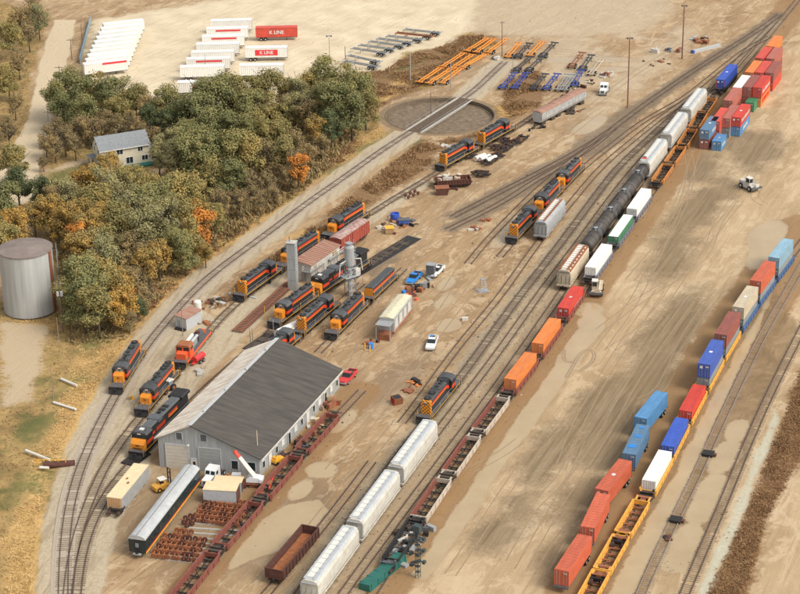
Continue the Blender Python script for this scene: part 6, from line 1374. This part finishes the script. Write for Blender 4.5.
# signal bridge head at the bottom, near the green tarpaulin
M_('sig', (.045,.065,.07), .6, .3, 2)
t = thing('signal_mast', (*G(418,577),0), A_(60)); b = MB(); [b.cyl((x,y,0),(x,y,9.0),.06,.06,5,'sig') for x in (-.3,.3) for y in (-.3,.3)]; [b.box(-.34,.34,-.34,.34,z,z+.08,'sig') for z in range(1,9)]; b.build('mast', t); b = MB()
for k in range(7): z = 2+k*1.1; s = (-1)**k; b.box(-.1,.1,*sorted((0,s*1.1)),z,z+.12,'sig'); b.box(-.3,.3,*sorted((s*.9,s*1.4)),z-.2,z+.3,'sig')
b.build('arms', t); b = MB(); b.box(-.5,.5,-.6,.6,8.6,9.7,'sig'); b.cyl((.5,0,9.1),(.7,0,9.1),.35,.35,12,'black'); b.build('head', t)


tag(t, 'dark signal mast with short arms rising at the bottom edge beside the empty wells', 'signal')
for px, lab in (((708,455),'upper dark switch machine on the left of the two right tracks'), ((675.5,521),'lower black hatch on the left of the two right tracks')):
    single('switch_machine', px, lambda b: (b.box(-.9,.9,-1.0,1.0,.1,.55,'black_matt'), b.box(-.4,.4,-1.5,-1.0,.1,.45,'rust_dark')), lab, 'switch machine', A_(68))
# ---------------------------------------------------------------- vegetation
def leafmat(name, c1, c2, c3):
    m = bpy.data.materials.new(name); m.use_nodes = True; MATS[name] = m; n = m.node_tree; L = n.links.new; b = n.nodes['Principled BSDF']; b.inputs['Roughness'].default_value = .85
    g = n.nodes.new('ShaderNodeNewGeometry'); r = n.nodes.new('ShaderNodeValToRGB'); e = r.color_ramp.elements; e.new(.5)
    for k, (p, c) in enumerate(((0, c1), (.55, c2), (1, c3))): e[k].position = p; e[k].color = (*c, 1)
    oi = n.nodes.new('ShaderNodeObjectInfo'); tc = n.nodes.new('ShaderNodeTexCoord'); nz = n.nodes.new('ShaderNodeTexNoise'); nz.inputs['Scale'].default_value = .3; nz.inputs['Detail'].default_value = 3
    ad = n.nodes.new('ShaderNodeMath'); ad.operation = 'MULTIPLY_ADD'; ad.inputs[1].default_value = .17; L(g.outputs['Random Per Island'], ad.inputs[0]); L(tc.outputs['Object'], nz.inputs['Vector'])
    a2 = n.nodes.new('ShaderNodeMath'); a2.operation = 'MULTIPLY_ADD'; a2.inputs[1].default_value = 1.7; a2.inputs[2].default_value = -.46; L(nz.outputs['Fac'], a2.inputs[0]); L(a2.outputs[0], ad.inputs[2])
    a3 = n.nodes.new('ShaderNodeMath'); a3.operation = 'MULTIPLY_ADD'; a3.inputs[1].default_value = .35; L(oi.outputs['Random'], a3.inputs[0]); L(ad.outputs[0], a3.inputs[2]); L(a3.outputs[0], r.inputs[0])
    L(r.outputs[0], b.inputs['Base Color']); return m
leafmat('leaf_green', (.1,.108,.042), (.18,.18,.065), (.3,.25,.085)); leafmat('leaf_olive', (.14,.125,.045), (.25,.21,.07), (.42,.3,.09))
leafmat('leaf_dark', (.05,.065,.03), (.09,.11,.042), (.17,.16,.055)); leafmat('leaf_yellow', (.17,.145,.05), (.3,.2,.055), (.52,.29,.055))
leafmat('leaf_orange', (.3,.14,.035), (.52,.2,.035), (.66,.27,.04)); leafmat('leaf_brown', (.16,.125,.06), (.24,.18,.08), (.36,.25,.1)); leafmat('leaf_grey', (.17,.165,.08), (.25,.23,.1), (.36,.3,.12))
leafmat('leaf_russet', (.15,.085,.04), (.25,.14,.06), (.36,.22,.1)); leafmat('grass_gold', (.32,.2,.08), (.52,.35,.14), (.7,.5,.24)); leafmat('grass_mix', (.12,.1,.035), (.25,.17,.065), (.4,.27,.11))
M_('bark', (.09,.07,.05), .9, .3, 2); M_('bark_pale', (.3,.27,.22), .9, .2, 2)
def crown(mat_, seed, H, R, n, size, shell=.45, nb=17, low=.2):
    r = random.Random(seed); V = []; F = []
    blobs = []
    for i in range(nb):
        a = r.uniform(0, 6.28); q = R*math.sqrt(r.random())*.68; z = H*r.uniform(low+.1, .86); f = 1-.55*abs(z/H-.5)
        blobs.append((q*math.cos(a)*f, q*math.sin(a)*f, z, r.uniform(.16, .4)*R))
    blobs.append((0, 0, H*.8, R*.42)); blobs.append((0, 0, H*.55, R*.6))
    for i in range(n):
        bx, by, bz, br = r.choice(blobs); u = r.gauss(0, 1), r.gauss(0, 1), r.gauss(0, 1); l = math.sqrt(sum(x*x for x in u))+1e-6
        k = br*(shell+(1.08-shell)*r.random()); x, y, z = bx+u[0]/l*k, by+u[1]/l*k, bz+u[2]/l*k*.85
        if z < H*.1: continue
        s = size*r.uniform(.6, 1.3); no = Vector((u[0]/l+r.gauss(0,.5), u[1]/l+r.gauss(0,.5), u[2]/l+.5+r.gauss(0,.5))).normalized(); a = no.orthogonal().normalized(); a.rotate(Matrix.Rotation(r.uniform(0, 3.1), 3, no)); c = no.cross(a); k0 = len(V); p = Vector((x, y, z))
        V += [tuple(p+a*s), tuple(p+c*s*.6), tuple(p-a*s), tuple(p-c*s*.6)]; F.append((k0, k0+1, k0+2, k0+3))
    me = bpy.data.meshes.new('crown'); me.from_pydata(V, [], F); me.materials.append(MATS[mat_]); return me
def trunk(seed, H, R, bark='bark', twig=0):
    r = random.Random(seed+99); b = MB(); top = H*.62; b.cyl((0,0,-.3), (0,0,top*.5), .24, .17, 7, bark); b.cyl((0,0,top*.5), (r.uniform(-.4,.4), r.uniform(-.4,.4), H*.85), .17, .05, 6, bark)
    for i in range(7+twig):
        a = r.uniform(0, 6.28); z = H*r.uniform(.22, .6); q = R*r.uniform(.5, .95); p = Vector((0,0,z)); m = Vector((q*.5*math.cos(a), q*.5*math.sin(a), z+q*.5)); e_ = Vector((q*math.cos(a+.2), q*math.sin(a+.2), min(H*.95, z+q*.95)))
        b.cyl(p, m, .11, .07, 5, bark); b.cyl(m, e_, .07, .025, 4, bark)
        if twig:
            for k in range(4): f = m.lerp(e_, r.random()); b.cyl(f, f+Vector((r.gauss(0,.8), r.gauss(0,.8), r.uniform(.3,1.4))), .035, .012, 3, bark)
    return b.mesh('trunk')
KINDS = {'g': ('leaf_green', 12.5, 5.0, 7000, .21, 3), 'l': ('leaf_olive', 12, 4.8, 6600, .21, 3), 'd': ('leaf_dark', 11, 4.0, 5500, .2, 2), 'y': ('leaf_yellow', 10.5, 4.3, 5600, .2, 2), 'o': ('leaf_orange', 9, 3.3, 4000, .19, 2), 'b': ('leaf_brown', 10, 4.0, 3200, .17, 2), 'w': ('leaf_grey', 12, 4.6, 5600, .19, 3)}
PR_ = {}
for k, (m, H, R, n, s, c) in KINDS.items():
    PR_[k] = [(crown(m, 31*i+ord(k), H, R, n, s), trunk(i+ord(k), H, R, twig=6 if k in 'bw' else 0)) for i in range(c)]
KN = {'g': 'green leafy tree', 'l': 'olive green tree', 'd': 'dark green tree', 'y': 'yellow gold autumn tree', 'o': 'bright orange autumn tree', 'b': 'brown half bare tree', 'w': 'grey green tree'}
def tree(px, k, reg, sc=1.0, which=''):
    t = thing('deciduous_tree', (*G(*px), -.1), random.uniform(0, 6.28)); cr, tk = random.choice(PR_[k]); s = sc*random.uniform(.9, 1.1); t.scale = (s*random.uniform(.92,1.1), s*random.uniform(.92,1.1), s)
    for nm, me in (('crown', cr), ('trunk', tk)): o = bpy.data.objects.new(nm, me); COL.objects.link(o); o.parent = t
    tag(t, KN[k]+' '+reg+which, 'tree', KN[k]+'s '+reg)
TS = {
 'in the row behind the house': [(58,124,'g',.95),(70,118,'g',1.05),(83,124,'g',1.1),(97,118,'l',1.1),(110,126,'g',1.1),(123,118,'w',1.1),(122,132,'l',1.0),(137,122,'l',1),(150,128,'b',1),(161,124,'o',.8),(170,132,'g',.95),(182,138,'d',1),(64,134,'g',.9),(88,138,'g',.95),(104,138,'b',.9),(152,138,'d',.9),(168,144,'d',.95),(183,126,'b',.9)],
 'in the low brown thicket behind the house': [(47,158,'b',.7),(56,163,'b',.75),(66,156,'b',.85),(76,160,'b',.8),(76,148,'b',.85),(90,148,'b',.9),(60,146,'b',.8),(104,146,'b',.9),(119,146,'b',.9),(132,142,'b',.9),(142,148,'b',.8),(153,152,'b',.8),(44,172,'b',.5),(50,148,'b',.7)],
 'at the lower edge of the trailer lot': [(215,124,'g',1.1),(230,118,'g',1),(203,132,'g',1.05),(194,146,'g',1),(218,140,'g',1.15),(240,128,'l',1.05),(256,122,'l',1),(268,118,'l',1.05),(283,128,'b',1),(272,136,'l',1),(248,142,'g',1.1),(296,130,'w',.9),(287,112,'l',.75)],
 'in the rounded clump left of the turntable': [(312,112,'l',1.1),(328,112,'g',1.15),(342,118,'l',1.15),(356,122,'g',1.05),(366,130,'l',.85),(322,128,'g',1.1),(338,136,'g',1.15),(352,140,'g',.9),(307,134,'b',1),(332,146,'d',.85),(315,148,'y',.8),(322,160,'b',.8),(300,118,'w',.85)],
 'in the middle of the wood': [(178,168,'w',1.05),(192,166,'g',1.1),(208,160,'g',1.15),(226,160,'g',1.1),(243,162,'g',1.05),(262,158,'l',1),(280,156,'l',1),(296,158,'b',.95),(176,186,'w',1.1),(194,188,'g',1.1),(212,182,'g',1.1),(230,184,'g',1.15),(250,182,'l',1.05),(268,178,'b',1),(284,176,'l',.9),(298,180,'b',.85),(306,172,'b',.8),(299,190,'o',1.05),(290,192,'b',.75),(234,204,'g',1.05),(252,202,'b',.9),(216,204,'l',1.05),(268,198,'b',.8),(240,220,'b',.8),(160,176,'w',.9),(258,214,'b',.7),(222,222,'b',.8),(274,206,'b',.6)],
 'in the gold wood below the house': [(42,214,'d',.9),(36,238,'y',.9),(52,236,'y',1),(57,216,'b',.9),(70,226,'w',1),(67,248,'y',1.05),(82,240,'y',1.05),(80,262,'o',1.1),(92,256,'y',1.05),(96,232,'l',1),(85,204,'y',.9),(98,206,'y',.95),(112,200,'y',.95),(124,208,'l',.95),(140,200,'l',.85),(110,224,'w',1.15),(106,246,'y',1.05),(99,256,'y',.95),(124,228,'w',1.1),(122,252,'l',1),(138,222,'b',.95),(134,244,'w',1.05),(150,214,'l',.9),(112,188,'y',.8),(130,192,'y',.7),(74,210,'b',.8)],
 'at the wood edge above the curved track': [(152,238,'g',1.1),(166,230,'g',1.1),(182,222,'l',1.1),(196,218,'l',1),(166,252,'w',1.1),(182,246,'l',1.05),(198,240,'y',.95),(150,262,'w',1.1),(203,253,'o',1.2),(192,262,'l',.9),(212,240,'l',.8),(176,268,'g',.9),(186,276,'g',.8),(160,280,'y',.95),(150,290,'y',.9),(206,268,'y',.6),(144,276,'b',1)],
 'in the lower wood beside the storage bin': [(84,280,'y',1.1),(98,276,'w',1.1),(112,272,'l',1.1),(128,272,'b',1.05),(92,296,'y',1),(108,292,'w',1.15),(124,290,'b',1),(80,312,'g',1.05),(94,318,'g',1.1),(108,312,'l',1.05),(122,310,'y',.95),(138,300,'b',.9),(134,312,'o',.6),(86,334,'g',1),(100,338,'l',1),(114,334,'y',.95),(124,328,'y',.9),(146,312,'b',.7),(72,322,'g',.85),(138,322,'d',.6),(130,334,'b',.6)],
 'at the top left beside the road': [(30,52,'b',1),(40,40,'w',1),(20,80,'b',1),(14,60,'l',1.1),(22,40,'b',1.1),(34,24,'b',1),(10,100,'l',1),(16,120,'b',.9)],
 'left of the road outside the wood': [(10,150,'b',1),(14,185,'l',1),(20,210,'d',1),(8,235,'g',1),(18,255,'y',1),(6,270,'l',1)],
}
ORD = ['first','second','third','fourth','fifth','sixth','seventh','eighth','ninth','tenth','eleventh','twelfth','thirteenth','fourteenth','fifteenth','sixteenth','seventeenth']
for reg, L_ in TS.items():
    for kk in KN:
        Lk = sorted(q for q in L_ if q[2] == kk)
        for i, (x, y, k, s) in enumerate(Lk): tree((x, y), k, reg, s*(1.14 if 'lot' in reg or 'clump' in reg else 1.06), '' if len(Lk) == 1 else ', %s from the left' % ORD[i])
# low growth, each zone one object
def scatter(name, mask, n, mat_, size, h, lab, cat='brush', seed=1, xr=(-160,170), yr=(250,640), blades=3, wild=1.0):
    r = np.random.default_rng(seed); me_ = ground.data; V = []; F = []
    ix = np.where(mask)[0]; pts = PT[ix]; ok = (abs(pts[:,0]) < 160) & (pts[:,1] > 250) & (pts[:,1] < 645); ix = ix[ok]
    if len(ix) == 0: return
    pick = r.choice(ix, n)
    for i in pick:
        x, y = PT[i]+r.uniform(-.45, .45, 2); z0 = zz[i]; hh = h*r.uniform(.4, 1.3)*(1+wild*(mnoise.noise(Vector((x*.15, y*.15, 0)))))
        for k in range(blades):
            a = r.uniform(0, 6.28); s = size*r.uniform(.5, 1.2); ox, oy = r.normal(0, size*.8, 2); hh = max(.08, hh); zt = max(.05, hh)*r.uniform(.4, 1); c, q = math.cos(a)*s, math.sin(a)*s; k0 = len(V); dz = r.uniform(.15, .5)*s; lx, ly = r.normal(0, abs(.25*hh)+.05, 2)
            V += [(x+ox-c, y+oy-q, z0+zt*.3), (x+ox+c, y+oy+q, z0+zt*.3+dz*.3), (x+ox+lx+c*.4, y+oy+ly+q*.4, z0+zt), (x+ox+lx-c*.5, y+oy+ly-q*.5, z0+zt*.95)]; F.append((k0, k0+1, k0+2, k0+3))
    me2 = bpy.data.meshes.new(name); me2.from_pydata(V, [], F); me2.materials.append(MATS[mat_]); o = bpy.data.objects.new(name, me2); COL.objects.link(o); tag(o, lab, cat, kind='stuff')
nzv = np.sin(PT[:,0]*.33+np.sin(PT[:,1]*.27)*2)*np.cos(PT[:,1]*.21+1)
offroad = (line_d(['T1','T2','T3']) > 3.2) & (Z['path'] > .6) & (Z['road'] > .6) & (Z['gravel'] > .8) & (Z['bright'] > .5)
scatter('dry_grass', (Z['straw'] < -.2) & offroad & (Z['lawn'] > 0), 16000, 'grass_gold', .1, .22, 'pale golden dry grass on the left bank and beside the turntable', 'grass', 2)
scatter('mixed_grass', (Z['grass'] < -.3) & (Z['straw'] > 0) & (Z['lawn'] > .3) & offroad & (Z['pit'] > 1), 24000, 'grass_mix', .13, .28, 'rough brown and green grass around the wood', 'grass', 3)
scatter('brown_brush', (Z['russet'] < -.5) & offroad & (Z['pit'] > 2) & (nzv > -.35), 24000, 'leaf_russet', .14, .5, 'russet brown brush along the wood edge and the tracks', 'brush', 4, wild=1.4)
scatter('tall_weeds', (Z['weeds'] < -.5), 14000, 'leaf_russet', .1, .28, 'dense reddish brown weeds at the lower right beyond the last track', 'brush', 5)
scatter('undergrowth', (sdf([(40,140),(180,110),(380,110),(300,200),(215,250),(165,290),(135,340),(70,345),(60,290),(50,200),(150,200),(160,150)]) < 0) & offroad, 14000, 'leaf_brown', .25, 1.2, 'brown undergrowth beneath the trees', 'brush', 6)

yard = (Z['grass'] > 1) & (Z['gravel'] > 0) & (Z['pit'] > 2) & (bmask > 1) & (Z['rightmud'] > 0)
M_('pebble', (.22,.16,.1), .9, .4, 3, col2=(.5,.42,.32)); M_('clod', (.12,.08,.05), .9, .4, 3)
for nm, mt, n, lab, sel in (('loose_stones', 'pebble', 2600, 'small pale stones and clods scattered over the dirt yard', yard & (Z['sand'] > 0)), ('dark_clods', 'clod', 1800, 'small dark clods and debris along the yard tracks', yard & (line_d(['T7','T8','TC','TD','T9a','T10','T11','TH','T5']) < 3.4))):
    r = np.random.default_rng(len(nm)); b = MB(); ix = np.where(sel & (abs(PT[:,0]) < 150) & (PT[:,1] > 262) & (PT[:,1] < 600))[0]
    for i in r.choice(ix, n):
        x, y = PT[i]+r.uniform(-.4,.4,2); s = r.uniform(.05,.2)*(1.8 if r.random() < .06 else 1); a = r.uniform(0,3)
        b.add([(x+s*math.cos(a), y+s*math.sin(a), 0), (x+s*math.cos(a+2), y+s*math.sin(a+2), 0), (x+s*math.cos(a+4), y+s*math.sin(a+4), 0), (x, y, s*.9)], [(0,1,3),(1,2,3),(2,0,3)], mt)
    tag(b.build(nm), lab, 'debris', kind='stuff')
scatter('trackside_weeds', yard & (line_d(['TC','TD','TE','TG2','TG3','T10','T7']) < 3.2), 1800, 'grass_mix', .12, .2, 'sparse dry weeds growing between the yard tracks', 'weeds', 8)
